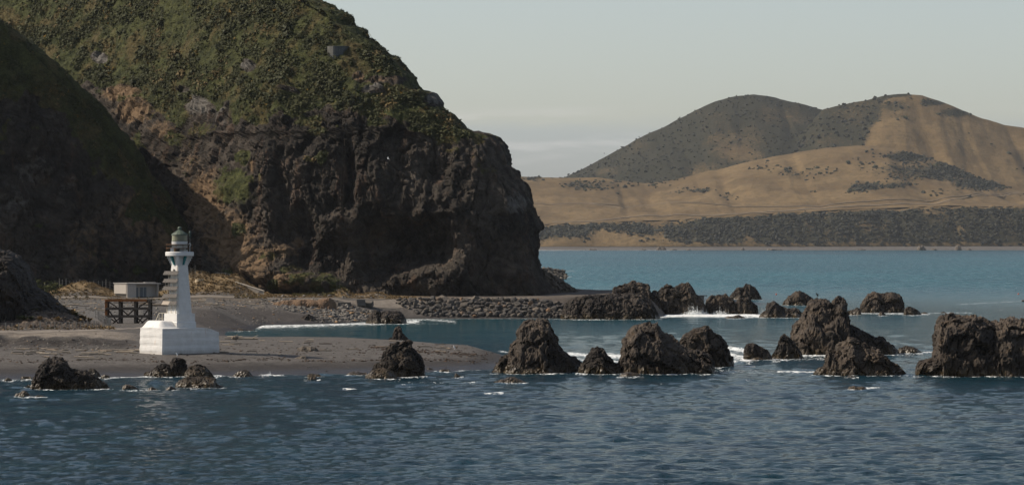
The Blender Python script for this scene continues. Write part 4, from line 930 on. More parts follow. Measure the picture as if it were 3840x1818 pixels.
 (6, 'sea_stack', 'large rounded black stack standing alone far out on the right', [(698,420),(704,340),(738,290),(762,262),(790,250),(815,234),(840,236),(870,250),(905,246),(970,236),(1010,245),(1060,262),(1090,320),(1102,415)], 422, dict(m='r', nexp=2.3)),
 (6, 'boulder', 'low dark rock touching the left side of the lone rounded far stack', [(540,428),(580,404),(610,402),(640,390),(665,372),(700,384),(706,410),(690,436)], 440, dict(m='w')),
 (6, 'boulder', 'dark domed rock just right of the lone rounded far stack', [(1092,436),(1105,385),(1130,368),(1160,364),(1200,380),(1235,405),(1258,434)], 440, dict(m='w')),
 (6, 'half_submerged_rock', 'small dark knob in the foam before the lone rounded far stack', [(858,442),(875,420),(892,408),(910,418),(936,442)], 444, dict(m='w')),
 (6, 'half_submerged_rock', 'flat dark rock in foam right of the dark domed rock', [(1248,430),(1270,418),(1295,415),(1322,430)], 433, dict(m='w')),
 (6, 'half_submerged_rock', 'tiny dark rock farthest right in the line of far foam', [(1428,422),(1445,413),(1465,412),(1488,424)], 425, dict(m='w')),
 (5, 'sea_stack', 'brown craggy rock behind the bird on the twin topped stack', [(1790,346),(1800,318),(1832,290),(1848,262),(1872,260),(1910,224),(1950,218),(2000,240),(2060,276),(2090,312),(2098,346)], 352, dict(m='r')),
 (5, 'sea_stack', 'dark triangular rock farthest out behind the breaking wave', [(1298,290),(1322,250),(1350,220),(1392,185),(1428,190),(1450,164),(1490,158),(1540,190),(1570,230),(1608,296)], 299, dict(m='r')),
 (5, 'sea_stack', 'low jagged black rock with two humps right of the breaking wave', [(1578,454),(1600,425),(1640,402),(1650,330),(1690,325),(1720,318),(1760,350),(1800,370),(1850,380),(1900,374),(1945,395),(1975,420),(2010,458)], 466, dict(m='w')),
 (5, 'sea_stack', 'pale flat topped rock just right of the breaking wave', [(1086,425),(1090,340),(1096,300),(1132,265),(1200,258),(1280,257),(1310,290),(1350,312),(1372,360),(1378,420)], 436, dict(m='r', nexp=2.4)),
 (5, 'sea_stack', 'dark lumpy rock leaning on the pale flat topped rock', [(1340,425),(1352,330),(1400,290),(1440,292),(1482,278),(1520,320),(1560,360),(1574,425)], 436, dict(m='w')),
 (5, 'tidal_reef', 'thin black reef in front of the pale flat topped rock', [(1258,470),(1290,452),(1330,455),(1390,438),(1420,452),(1454,470)], 473, dict(m='w')),
 (5, 'sea_stack', 'huge craggy rock with a sharp crest where the road point meets the breaking wave', [(585,430),(592,330),(605,282),(660,222),(728,170),(770,180),(800,190),(870,150),(922,140),(962,182),(1002,250),(1062,310),(1102,382),(1116,432)], 440, dict(m='r', rough=1.0)),
 (5, 'sea_stack', 'brown stained craggy rock at the tip of the road point', [(180,420),(238,240),(246,188),(300,170),(380,155),(430,134),(500,150),(562,160),(582,230),(640,216),(668,240),(640,330),(620,425)], 446, dict(m='r', rough=1.0)),
 (5, 'sea_stack', 'low brown block at the water below the craggy rock of the road point', [(395,420),(420,330),(460,270),(520,262),(580,300),(606,350),(612,425)], 438, dict(m='r', depth=2.5, dY=-3)),
 (0, 'rock_bank', 'dark shaded rocky bank below the bare road end, between boulders and craggy rocks', [(2100,1192),(2118,1140),(2150,1118),(2200,1108),(2260,1104),(2330,1101),(2400,1100),(2440,1125),(2475,1190)], 1197, dict(m='w', depth=7, cells=.5, rough=.8)),
 (0, 'rubble_slope', 'rubble slope spilling right from the headland foot beside the road point', [(1990,1110),(2036,1008),(2060,1022),(2092,1042),(2121,1059),(2156,1083),(2180,1104)], 1108, dict(m='p', Y=752.0, zb=4.2, depth=5, cells=.6)),
]
SHEETR = []
def rocks():
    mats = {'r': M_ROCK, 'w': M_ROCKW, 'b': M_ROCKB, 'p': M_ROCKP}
    for k, (zm, name, label, sil, base, o) in enumerate(ROCKS):
        s, ox, oy = ZM[zm]; sil = [(ox+x*s, oy+y*s) for x, y in sil]; bp = oy+base*s
        cx = 0.5*(sil[0][0]+sil[-1][0])
        if 'Y' in o: Y = o['Y']; zb = o.get('zb', gz(cx, Y)-0.1)
        elif o.get('beach'):
            h = on_land(cx, bp); Y, zb = h.y, h.z-0.1
        else: Y = sea_Y(bp); zb = 0.0
        Y += o.get('dY', 0)
        me, Yc, b = rock_mesh(name, sil, Y, zb, o.get('depth'), k+1, o.get('rough', 1.0), o.get('nexp', 1.9), cells=o.get('cells', 1.0))
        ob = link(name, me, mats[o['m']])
        setp(ob, label, 'rock')
        if zb == 0.0:
            x0, x1 = sil[0][0], sil[-1][0]; w = 2.8 if bp > 1250 else 2.2
            ROCK_RIM.append(([(x0-4, bp+0.5), (0.5*(x0+x1), bp+2.0), (x1+6, bp+0.5)], w, 0.74))
# ------------------------------------------------------------------ painted and built things
def white_paint():
    m = NM('weathered white paint'); p = m.objco()
    n = m.noise(p, 1.1, 6, 0.65); n2 = m.noise(m.map(p, (1.2, 1.2, 0.22)), 1.6, 5, 0.72); n3 = m.noise(m.map(p, (.25, .25, 5)), 2.0, 4, 0.6)
    c = m.mix(m.rng(n, 0.3, 0.7), (0.52, 0.51, 0.485), (0.61, 0.60, 0.575))
    c = m.mix(m.math('MULTIPLY', m.rng(n2, 0.58, 0.72), 0.7), c, (0.38, 0.25, 0.13))
    c = m.mix(m.math('MULTIPLY', m.rng(m.noise(p, 3.5, 5, .75), 0.60, 0.75), 0.4), c, (0.36, 0.34, 0.30))
    foot = m.rng(m.math('ADD', m.sep(m.pos())['Z'], m.math('MULTIPLY', n2, 0.9)), 2.5, 3.1, 0.6, 0.0); c = m.mix(foot, c, (0.30, 0.27, 0.225))
    b = m.bump(n3, 0.5, 0.06); b = m.bump(m.noise(p, 9, 4, .7), 0.3, 0.02, b)
    m.bs(Base_Color=c, Roughness=0.6, Normal=b); return m.m
M_WHITE = white_paint()
M_CREAM = simple('cream rail paint', (0.62, 0.56, 0.44), 0.6, var=0.2)
M_TEAL = simple('teal paint', (0.010, 0.155, 0.165), 0.5, var=0.15)
M_RUST = simple('rusty iron', (0.17, 0.085, 0.04), 0.8, var=0.45, scale=6)
M_ROOFG = simple('green patina copper', (0.075, 0.098, 0.070), 0.6, var=0.3, scale=4)
M_DARKG = simple('dark green iron', (0.040, 0.060, 0.052), 0.55, var=0.2)
M_STEEL = simple('galvanised steel', (0.26, 0.25, 0.235), 0.5, 0.4, var=0.2)
M_BLACK = simple('black metal', (0.015, 0.014, 0.014), 0.6)
M_CELL = simple('solar cell', (0.040, 0.034, 0.030), 0.6, var=0.15, spec=0.15)
M_GRID = simple('panel frame aluminium', (0.21, 0.19, 0.165), 0.65, 0.0, var=0.1, spec=.2)
M_BLANK = simple('blank panel', (0.26, 0.22, 0.175), 0.7, var=0.1)
def glass_mat():
    m = NM('old lantern glass'); m.bs(Base_Color=(0.36, 0.36, 0.26), Roughness=0.15, Transmission_Weight=0.55, IOR=1.2, Specular_IOR_Level=0.5, Alpha=1.0); return m.m
M_GLASS = glass_mat()
M_LENS = simple('lens brass', (0.45, 0.36, 0.20), 0.3, 0.3)
M_CONC = simple('stained concrete', (0.23, 0.205, 0.175), 0.9, var=0.3, scale=1.5, bump=0.3)
M_CONCD = simple('dark wet concrete', (0.085, 0.075, 0.063), 0.9, var=0.35, scale=1.5, bump=0.4)

def lighthouse():
    ang = R(41); C41, S41 = math.cos(ang), math.sin(ang)
    corner = Vector((xat(609, 421.2), 421.2, 1.55))
    U = Vector((C41, S41, 0)); Vv = Vector((-S41, C41, 0)); Lu, Lv = 8.55, 4.75
    T = empty('lighthouse', corner+U*Lu/2+Vv*Lv/2, 'white square lighthouse with a green roof and solar panels, standing on the grey beach', 'lighthouse', rz=ang)
    # local frame: +x along the right-hand face, +y away from the camera, origin at the plan centre, z=0 at 1.55 m
    Z = lambda z: z-1.55
    # base block as a grid-topped solid with battered, slightly uneven board-marked sides
    nu, nv = 46, 30
    us = np.linspace(-Lu/2, Lu/2, nu); vs2 = np.linspace(-Lv/2, Lv/2, nv)
    def top(u, v):
        du = (u+Lu/2)/Lu; dv = (v+Lv/2)/Lv; e = min(u+Lu/2, Lu/2-u, v+Lv/2, Lv/2-v)
        z = 3.66+0.10*math.sin(dv*3.14)*(du < 0.02)
        z -= 0.62*smooth01(du, 0.74, 1.06)**1.2
        z += 0.92*smooth01(min(v+Lv/2, 9)-0.55, 0.0, 1.5)*smooth01(du, 0.0, 0.16)*(1-smooth01(du, 0.28, 0.5))
        return float(z+0.04*math.sin(u*3+v*2)*min(e, .5))
    V, Fq = [], []
    for v in vs2:
        for u in us: V.append((u, v, top(u, v)))
    Fq.append(grid_faces(nu, nv))
    ring = [(i, 0) for i in range(nu)]+[(nu-1, j) for j in range(1, nv)]+[(i, nv-1) for i in range(nu-2, -1, -1)]+[(0, j) for j in range(nv-2, 0, -1)]
    nz = 16; base = len(V); rr = np.random.default_rng(2)
    for k in range(1, nz+1):
        for (i, j) in ring:
            u, v = us[i], vs2[j]; zt = V[j*nu+i][2]; t = k/nz; z = zt*(1-t)+(-1.2)*t
            bat = 1+0.036*t; w = 0.018*math.sin(z*7.0)+0.03*float(perlin(np.array([[u*1.1, v*1.1, z*1.6]]))[0])
            ox = w*(1 if i == nu-1 else -1 if i == 0 else 0); oy = w*(1 if j == nv-1 else -1 if j == 0 else 0)
            V.append((u*bat+ox, v*bat*1.0+oy, z))
    n = len(ring); top_i = [j*nu+i for i, j in ring]; Fs = []
    for k in range(nz):
        for q in range(n):
            a0 = top_i[q] if k == 0 else base+(k-1)*n+q; a1 = top_i[(q+1) % n] if k == 0 else base+(k-1)*n+(q+1) % n
            Fs.append((a1, a0, base+k*n+q, base+k*n+(q+1) % n))
    Fq.append(np.array(Fs))
    link('base_block', np_mesh('base_block', V, Fq), M_WHITE, T)
    def sq(w, c): h = w/2; return [(-h+c, -h), (h-c, -h), (h, -h+c), (h, h-c), (h-c, h), (-h+c, h), (-h, h-c), (-h, -h+c)]
    def frustum(name, w0, z0, w1, z1, c0, c1, mat=M_WHITE, parent=T):
        s = SB(); s.hull([[(x, y, Z(z0)) for x, y in sq(w0, c0)], [(x, y, Z(z1)) for x, y in sq(w1, c1)]]); return s.obj(name, mat, parent)
    frustum('pedestal', 2.98, 4.4, 2.94, 5.86, 0.03, 0.03)
    frustum('pedestal', 2.78, 5.86, 2.74, 7.0, 0.03, 0.03)
    s = SB(); s.hull([[(x, y, Z(5.862)) for x, y in sq(2.98, .03)], [(x, y, Z(5.99)) for x, y in sq(2.80, .03)]]); s.obj('pedestal_sill', M_WHITE, T)
    frustum('tower', 2.32, 7.0, 1.56, 13.05, 0.20, 0.14)
    # flared head under the gallery
    s = SB(); prof = [(1.56, 13.05, .14), (1.66, 13.30, .15), (1.72, 13.55, .16), (1.84, 13.78, .2), (2.05, 13.98, .3), (2.12, 14.12, .3)]
    for a, b in zip(prof, prof[1:]):
        s.hull([[(x, y, Z(a[1])) for x, y in sq(a[0], a[2])], [(x, y, Z(b[1])+0.001) for x, y in sq(b[0], b[2])]])
    s.obj('tower_head', M_WHITE, T)
    def bracket(name, d, mat, w=0.26, r0=0.70, k=1.0):
        d = Vector(d).normalized(); sd = Vector((-d.y, d.x, 0)); s = SB()
        for (ra, rb, za, zb) in ((r0, r0+.20*k, 13.02, 13.26), (r0, r0+.34*k, 13.26, 13.52), (r0, r0+.50*k, 13.52, 13.80), (r0, r0+.66*k, 13.80, 14.115)):
            pts = [[d*ra+sd*w/2, d*ra-sd*w/2, d*rb-sd*w/2, d*rb+sd*w/2]]
            s.hull([[(p.x, p.y, Z(za)) for p in pts[0]], [(p.x, p.y, Z(zb)-0.002) for p in pts[0]]])
        o = s.obj(name, mat, T); return o
    for d in ((0, -1, 0), (-1, 0, 0), (1, 0, 0), (0, 1, 0)): bracket('bracket', d, M_TEAL, 0.24, 0.74, 0.9)['label'] = 'teal stepped bracket'
    for d in ((1, 1, 0), (-1, 1, 0), (1, -1, 0), (-1, -1, 0)): bracket('bracket', d, M_WHITE, 0.30, 0.92, 0.95)
    s = SB(); s.lathe([(1.70, Z(14.12)), (1.76, Z(14.15)), (1.77, Z(14.56)), (1.70, Z(14.64)), (0.0, Z(14.66))], 40); s.lathe([(0.0, Z(14.121)), (1.70, Z(14.12))], 40)
    s.obj('gallery', M_WHITE, T, True)
    s = SB(); s.lathe([(1.02, Z(14.62)), (1.02, Z(14.80)), (0.985, Z(14.82)), (0.985, Z(15.90)), (1.0, Z(15.94)), (0.0, Z(15.95))], 36); drum = s.obj('lantern_drum', M_WHITE, T, True)
    s = SB(); s.box((0.42, -0.93, Z(15.0)), (0.14, 0.10, 0.16)); s.obj('vent', M_BLACK, drum)
    # lantern: diagonal glazing bars, glass, lens
    lan = link('lantern_glazing', SB().lathe([(0.955, Z(15.95)), (0.955, Z(16.74))], 30).mesh('lantern_glazing', True), M_GLASS, T)
    s = SB(); n = 10
    for k in range(n):
        for q in (1, -1):
            a, b = k*2*math.pi/n, (k+q)*2*math.pi/n
            s.beam((0.965*math.cos(a), 0.965*math.sin(a), Z(15.95)), (0.965*math.cos(b), 0.965*math.sin(b), Z(16.74)), 0.022)
    s.obj('glazing_bar', M_DARKG, lan)
    s = SB(); s.lathe([(0.99, Z(15.935)), (0.99, Z(15.99)), (0.93, Z(15.99)), (0.93, Z(15.935))], 30); s.lathe([(0.99, Z(16.70)), (0.99, Z(16.76)), (0.93, Z(16.76)), (0.93, Z(16.70))], 30); s.obj('glazing_ring', M_DARKG, lan)
    s = SB(); s.lathe([(0.0, Z(15.96)), (0.30, Z(15.97)), (0.46, Z(16.15)), (0.52, Z(16.35)), (0.44, Z(16.56)), (0.25, Z(16.70)), (0.0, Z(16.72))], 20); s.obj('lens', M_LENS, T, True)
    s = SB(); s.hull([[(math.cos(t)*.955, math.sin(t)*.955, Z(15.99)) for t in np.linspace(R(70), R(190), 9)]+[(math.cos(t)*.93, math.sin(t)*.93, Z(15.99)) for t in np.linspace(R(190), R(70), 9)],
                       [(math.cos(t)*.955, math.sin(t)*.955, Z(16.70)) for t in np.linspace(R(70), R(190), 9)]+[(math.cos(t)*.93, math.sin(t)*.93, Z(16.70)) for t in np.linspace(R(190), R(70), 9)]]); s.obj('blind_panel', simple('pale green blind', (.30, .32, .24), .6), lan)
    # conical roof with ribs, vent ball
    s = SB(); s.lathe([(1.02, Z(16.72)), (1.05, Z(16.745)), (1.03, Z(16.80)), (0.62, Z(17.10)), (0.24, Z(17.36)), (0.20, Z(17.38))], 24); s.lathe([(0.0, Z(16.73)), (1.02, Z(16.72))], 24); roof = s.obj('roof', M_ROOFG, T, True)
    s = SB()
    for k in range(12):
        a = k*math.pi/6+.1; c, d = math.cos(a), math.sin(a); s.beam((1.03*c, 1.03*d, Z(16.815)), (0.24*c, 0.24*d, Z(17.375)), 0.03)
    s.obj('roof_rib', M_DARKG, roof)
    s = SB(); s.lathe([(0.19, Z(17.36)), (0.19, Z(17.46)), (0.24, Z(17.48)), (0.255, Z(17.58)), (0.22, Z(17.68)), (0.12, Z(17.75)), (0.0, Z(17.77))], 18); s.obj('vent_ball', M_ROOFG, roof, True)
    # gallery railing
    rad = 1.66; npost = 12
    for k in range(npost):
        a = k*2*math.pi/npost+0.16
        SB().tube([(rad*math.cos(a), rad*math.sin(a), Z(14.6)), (rad*math.cos(a), rad*math.sin(a), Z(15.56))], 0.026, 6).obj('railing_post', M_RUST if k % 3 else M_BLACK, T)
    for z in (15.10, 15.55):
        s = SB(); s.lathe([(rad+.022, Z(z)-.022), (rad+.022, Z(z)+.022), (rad-.022, Z(z)+.022), (rad-.022, Z(z)-.022), (rad+.022, Z(z)-.022)], 40); s.obj('railing_bar', M_RUST, T)
    rot = Matrix.Rotation(-ang, 3, 'Z')
    def lv(dx, dy, z): v = rot @ Vector((dx, dy, 0)); return (v.x, v.y, Z(z))   # offsets seen from the sea side
    SB().box(lv(-0.80, -1.18, 14.90), (0.40, 0.35, 0.52), rz=-ang).obj('equipment_box', M_WHITE, T)
    SB().box(lv(-0.50, -1.28, 14.87), (0.14, 0.12, 0.40), rz=-ang).obj('gas_bottle', simple('rust yellow', (.42, .25, .09)), T)
    s = SB(); s.box(lv(-0.14, -1.42, 14.86), (0.52, 0.03, 0.36), rz=-ang, rx=R(-35), ry=0); sp = s.obj('small_solar_panel', M_CELL, T)
    s = SB(); s.beam(lv(-.38, -1.40, 14.66), lv(-.30, -1.28, 15.06), .03); s.beam(lv(.10, -1.40, 14.66), lv(.18, -1.28, 15.06), .03); s.obj('panel_stand', M_GRID, sp)
    # mast with marker light, ring-shaped horn
    a = lv(1.32, -0.35, 14.64); b = lv(1.32, -0.35, 16.8); SB().tube([a, b], 0.03, 6).obj('mast', M_STEEL, T)
    s = SB(); c = lv(1.33, -0.35, 16.4); s.lathe([(0.0, 0), (0.13, .01), (0.15, .1), (.13, .38), (.16, .42), (.15, .72), (.10, .80), (0, .82)], 12, c); s.obj('marker_light', M_DARKG, T, True)
    s = SB(); cx = Vector(lv(1.36, -0.95, 15.52)); ax = rot @ Vector((1, 0, 0)); pts = [cx+ax*.11*math.cos(t)+Vector((0, 0, .19*math.sin(t))) for t in np.linspace(0, 2*math.pi, 15)]
    s.tube(pts, 0.045, 6).obj('life_ring', M_WHITE, T)
    SB().tube([lv(1.36, -.95, 14.64), lv(1.36, -.95, 15.34)], .04, 6).obj('life_ring_post', M_WHITE, T)
    # number box on the left face
    SB().box((-0.93, -0.05, Z(12.25)), (0.12, 0.20, 0.52)).obj('meter_box', M_GRID, T)
    # solar panels on a rack leaning on the left face (normal -x)
    def face_x(z): return -(2.32+(1.56-2.32)*(z-7.0)/6.05)/2
    for yv in (-0.95, -0.05, 0.85):
        pts = [(face_x(z)-0.20 if z > 7.3 else face_x(7.0)-.16, yv*(0.92 if z > 10 else 1.0), Z(z)) for z in (7.0, 9.0, 11.0, 12.0)]
        SB().tube(pts, 0.045, 6).obj('rack_rail', M_CREAM, T)
    for z in (7.9, 8.9, 9.9, 10.75, 11.6):
        SB().beam((face_x(z)-.2, -.95, Z(z)-.2), (face_x(z)-.2, .85, Z(z)-.2), .05).obj('rack_bar', M_STEEL, T)
        for yv in (-.9, .8):
            SB().beam((face_x(z)+.0, yv, Z(z)), (face_x(z)-.42, yv, Z(z)+.02), .04).obj('rack_strut', M_STEEL, T)
    rows = [12.01, 11.05, 10.12, 9.18, 8.30]
    for k, z in enumerate(rows):
        x0 = face_x(z)-0.50
        for q, (y0, y1) in enumerate(((-1.50, -0.01), (0.01, 1.50))):
            # lower edge stands further out; row tilts to face up and out
            lo, hi = Vector((x0-0.12, 0, Z(z)-0.22)), Vector((x0+0.16, 0, Z(z)+0.22))
            nrm = Vector((-(hi.z-lo.z), 0, hi.x-lo.x)).normalized()
            def quad(a0, a1, b0, b1, t0, t1):
                P = []
                for (bb, aa) in ((b0, a0), (b1, a0), (b1, a1), (b0, a1)):
                    c = lo.lerp(hi, aa); P.append(Vector((c.x, bb, c.z)))
                return [[p+nrm*t0 for p in P], [p+nrm*t1 for p in P]]
            blank = (k == 4 and q == 1)
            s = SB(); s.hull(quad(0, 1, y0, y1, -0.02, 0.03)); pn = s.obj('solar_panel', M_BLANK if blank else M_GRID, T)
            if blank: pn['label'] = 'bare beige backing with no cells'; continue
            s = SB(); nc, nr = 9, 3
            for i in range(nc):
                for j in range(nr):
                    w = (y1-y0)/nc; s.hull(quad(j/nr+.022, (j+1)/nr-.022, y0+i*w+.012, y0+(i+1)*w-.012, 0.031, 0.036))
            s.obj('solar_cell', M_CELL, pn)
        SB().beam((x0+.17, -1.5, Z(z)+.235), (x0+.17, 1.5, Z(z)+.235), .06).obj('panel_cap', M_BLACK, T)
    # access rail on the landward side of the base
    zt = 4.55
    pl = [lv(dx, dy, 0)[:2] for dx, dy in ((-2.65, .9), (-2.25, .8), (-1.7, .75), (-1.35, .7), (-.85, .5))]
    tops = [(x, y, Z(7.02)) for x, y in pl]
    for x, y in pl[:-1]: SB().tube([(x, y, Z(5.6)), (x, y, Z(7.02))], .035, 6).obj('stair_rail_post', M_CREAM, T)
    SB().tube(tops, .035, 6).obj('stair_rail', M_CREAM, T)
    SB().tube([(x, y, Z(6.35)) for x, y in pl], .028, 6).obj('stair_rail', M_CREAM, T)
    q = lv(-3.45, 1.0, 5.2); SB().tube([tops[0], q], .035, 6).obj('stair_rail', M_CREAM, T)
    return T

def hut():
    ang = R(30); m = simple('pale render', (0.31, 0.285, 0.255), 0.85, var=0.12, scale=1.2, bump=.15); mw = simple('grey blue door', (0.10, 0.115, 0.125), 0.6)
    md = simple('painted gap shade', (0.05, 0.045, 0.04), .9); mr = simple('roof felt', (0.27, 0.255, 0.235), 0.8)
    c = Vector((xat(477, 711.5), 711.5, 4.15)); T = empty('utility_building', c, 'low flat roofed grey concrete building with double doors, behind the timber trestle', 'building', rz=ang)
    L, D, h = 7.3, 6.8, 2.95       # along the front (+x), into the ground (+y)
    # left wall hangs above a gap, its shade painted as a dark set-back panel; front-left pier reaches the ground
    s = SB(); s.box((0.11, D/2+.3, h*.5+.42), (0.22, D-.6, h-.84)); s.obj('wall', m, T)
    s = SB(); s.box((0.11, .15, h/2), (0.222, 0.30, h)); s.obj('corner_pier', m, T)
    s = SB(); s.box((0.3, D/2+.3, .30), (0.1, D-.7, .75)); s.obj('gap_shade_panel', md, T)
    s = SB(); s.box((1.13, 0.12, h/2), (1.82, 0.24, h)); s.obj('wall', m, T)
    s = SB(); s.box((2.0, 0.70, h/2), (0.2, 0.92, h)); s.obj('wall', m, T)
    bw = SB(); bw.box((4.6, 1.26, h/2), (5.0, 0.2, h)); back = bw.obj('porch_wall', m, T)
    d = SB(); d.box((3.75, 1.14, 1.10), (0.70, 0.06, 2.15)); d1 = d.obj('door', mw, T)
    d = SB(); d.box((4.48, 1.14, 1.10), (0.70, 0.06, 2.15)); d2 = d.obj('door', mw, T)
    SB().box((4.115, 1.10, 1.10), (0.05, 0.04, 2.1)).obj('door_edge_strip', simple('bright strip', (.5, .5, .48)), d2)
    SB().box((4.3, 1.09, 1.05), (0.05, 0.06, 0.18)).obj('handle', M_BLACK, d2)
    w = SB(); w.box((2.55, 1.14, 1.10), (0.75, 0.06, 2.1)); w.obj('window', mw, T)
    SB().box((6.95, 0.62, h/2), (0.18, 1.25, h)).obj('wall', m, T)
    SB().box((7.2, D/2+.65, h/2), (0.2, D-1.3, h)).obj('wall', m, T)
    SB().box((L/2, D-.1, h/2), (L-.4, 0.2, h)).obj('wall', m, T)
    rf = SB(); rf.box((L/2+.02, D/2-.02, h+.07), (L+.36, D+.36, 0.14)); roof = rf.obj('roof', mr, T)
    SB().box((L/2+.02, -.19, h-.03), (L+.34, .03, .12)).obj('fascia', mr, roof)
    SB().box((5.2, .3, h+.26), (2.4, .9, .12)).obj('roof_hatch', mr, roof)
    SB().box((4.4, .3, 0.02), (5.6, 1.9, .12)).obj('porch_step', M_CONCD, T)

def trestle():
    mt = simple('tarred old timber', (0.050, 0.036, 0.026), 0.85, var=0.45, scale=2.5, bump=.3); mg = simple('grey old timber', (0.088, 0.070, 0.053), 0.85, var=0.35, scale=2.5, bump=.3); mr = simple('orange rust', (0.25, 0.095, 0.025), 0.85, var=0.35, scale=5)
    Y0 = 497.0; zb = gz(480, Y0)-0.15; k = Y0/F
    T = empty('timber_trestle', (xat(480, Y0), Y0, zb), 'tall black braced timber frame with a rusty orange top beam, left of the lighthouse', 'trestle')
    X = lambda px: xat(px, Y0)-T.location.x
    Zp = lambda py: EYE-(py-YH)*k-zb
    cols = [(398, 36), (449, 30), (506.8, 30), (560, 30)]
    zt = Zp(1122.5)
    for d in (0.0, 2.6):
        for i, (c, w) in enumerate(cols):
            SB().box((X(c), d, zt/2), (0.33, 0.33, zt), bevel=.015).obj('post', (mr if i == 0 else mg) if d == 0 else mt, T)
        for j, (py, mm) in enumerate(((1123.5, mr), (1154.5, mg), (1183.5, mg))):
            z = Zp(py)-.10; x0, x1 = X(396), X(562)
            if j == 0: x1 = X(551)
            SB().box(((x0+x1)/2, d-.24 if d == 0 else d+.24, z), (x1-x0, 0.14, 0.32), bevel=.012).obj('beam', mm if d == 0 else mt, T)
    for py in (1123.5, 1154.5, 1183.5):
        for c, _ in cols:
            SB().box((X(c), 1.3, Zp(py)-.36), (0.2, 3.0, 0.22)).obj('cross_beam', mt, T)
    def br(a, b, d=0.5):
        SB().beam((X(a[0]), d, Zp(a[1])), (X(b[0]), d, Zp(b[1])), 0.16, 0.36, (0, 1, 0)).obj('brace', mt, T)
    br((404, 1130), (436, 1151)); br((556, 1128), (520, 1151)); br((402, 1158), (442, 1212)); br((452, 1158), (478, 1180), .4); br((504, 1158), (480, 1180), .4)
    br((556, 1158), (516, 1212)); br((452, 1188), (422, 1212), .7); br((404, 1188), (432, 1208), .7); br((508, 1188), (535, 1210), .7); br((556, 1188), (528, 1212), .9); br((410, 1128), (452, 1122), 1.6); br((520, 1126), (556, 1126), 1.6)
    SB().box((X(500), 1.3, zt-.47), (X(556)-X(404), 2.2, .10)).obj('deck_board', mt, T)

def fence_run(T, pts, posts, hgt, wmat, wire_z, thick=(0.10, 0.16)):
    """posts: list of (px, Y, thick?)"""
    ms = []
    for k, (px, Y, big) in enumerate(posts):
        z = gz(px, Y); w = thick[1] if big else thick[0]; h = hgt*(1.12 if big else 1)
        x = xat(px, Y)-T.location.x; y = Y-T.location.y; zz = z-T.location.z
        SB().box((x+random.uniform(-.02, .02), y, zz+h/2-.15), (w, w, h+.3), rx=random.uniform(-.03, .03), ry=random.uniform(-.04, .04)).obj('post', wmat, T)
    for wz in wire_z:
        SB().tube([(xat(px, Y)-T.location.x, Y-T.location.y+.08, gz(px, Y)-T.location.z+wz) for px, Y, b in posts], 0.012, 4).obj('wire', M_STEEL, T)

def fences():
    mp = simple('grey fence timber', (0.30, 0.265, 0.215), 0.9, var=0.3, scale=3, bump=.2)
    pz = [(1055+x*.2295, y) for x, y in ()]
    # near fence beside the track: post columns read from the photograph
    xs = [(21, 0), (45, 0), (70, 0), (98, 0), (125, 0), (151, 1), (174, 0), (190, 0), (204, 0), (217, 0), (232, 0), (248, 0), (260, 0), (272, 0), (286, 0), (302, 0), (315, 0), (329, 0), (341, 0), (353, 1), (363, 0), (372, 0)]
    xs = [(-60, 0), (-30, 0), (-4, 0)]+xs
    Yt = lambda a: 464.6+max(0, a)*0.02+max(0, a-330)**2*0.00035
    T = empty('wire_fence', (xat(200, 465), 465, gz(200, 465)), 'wire fence of thin grey posts along the track at the foot of the rubble slope', 'fence')
    fence_run(T, None, [(a, Yt(a), b) for a, b in xs], 1.0, mp, (.25, .5, .75, .95))
    T = empty('wire_fence', (xat(400, 480), 480, gz(400, 480)), 'closely spaced fence posts turning away behind the track, beside the timber trestle', 'fence')
    corner = [(386, 476.5, 0), (393, 477, 0), (401, 477.5, 0), (408, 478, 0), (414, 478.5, 1), (411, 482, 0), (406, 486, 0), (402, 489, 0), (398, 492, 0), (394, 495, 0), (390, 498, 0), (386, 502, 0), (382, 506, 0), (378, 510, 0), (374, 514, 0), (370, 518, 1), (364, 526, 0), (358, 534, 0)]
    fence_run(T, None, corner, 1.2, mp, (.4, .8, 1.1))
    T = empty('wire_fence', (xat(400, 722), 722, gz(400, 722)), 'distant dark post and wire fence behind the concrete building under the shaded hill', 'fence')
    far = [(168, 722, 1), (196, 724, 0), (223, 726, 1), (234, 730, 0), (248, 733, 1), (262, 735.5, 0), (275, 736, 0), (287, 736, 0), (299, 736, 1), (312, 736, 0), (325, 736, 0), (338, 736, 0), (351, 735, 0), (369, 734, 0), (384, 733, 0), (397, 730, 1), (412, 730, 0), (427, 730, 0), (441, 730, 0), (457, 730, 0), (470, 730, 0), (484, 730, 1), (498, 730, 0), (513, 730, 0), (526, 730, 0), (540, 730, 0), (552, 730, 1), (568, 730, 0), (583, 730, 0), (595, 730, 0), (620, 731, 1), (660, 732, 0), (700, 733, 1), (716, 735, 0), (732, 737, 0)]
    fence_run(T, None, far, 2.0, mp, (.6, 1.2, 1.7), (.09, .14))
    # short post and rail on the tussock mound
    Y = 742.0; T = empty('rail_fence', (xat(850, Y), Y, gz(850, Y)), 'short grey rail fence on top of the dry grass mound under the cliff', 'fence')
    for k in range(6):
        px = 816+k*15; SB().box((xat(px, Y)-T.location.x, 0, gz(px, Y)-T.location.z+.45), (.12, .12, 1.3)).obj('post', mp, T)
    for z in (.45, .95):
        SB().tube([(xat(px, Y)-T.location.x, -.08, gz(px, Y)-T.location.z+z) for px in (812, 830, 850, 870, 894)], .055, 6).obj('rail', mp, T)

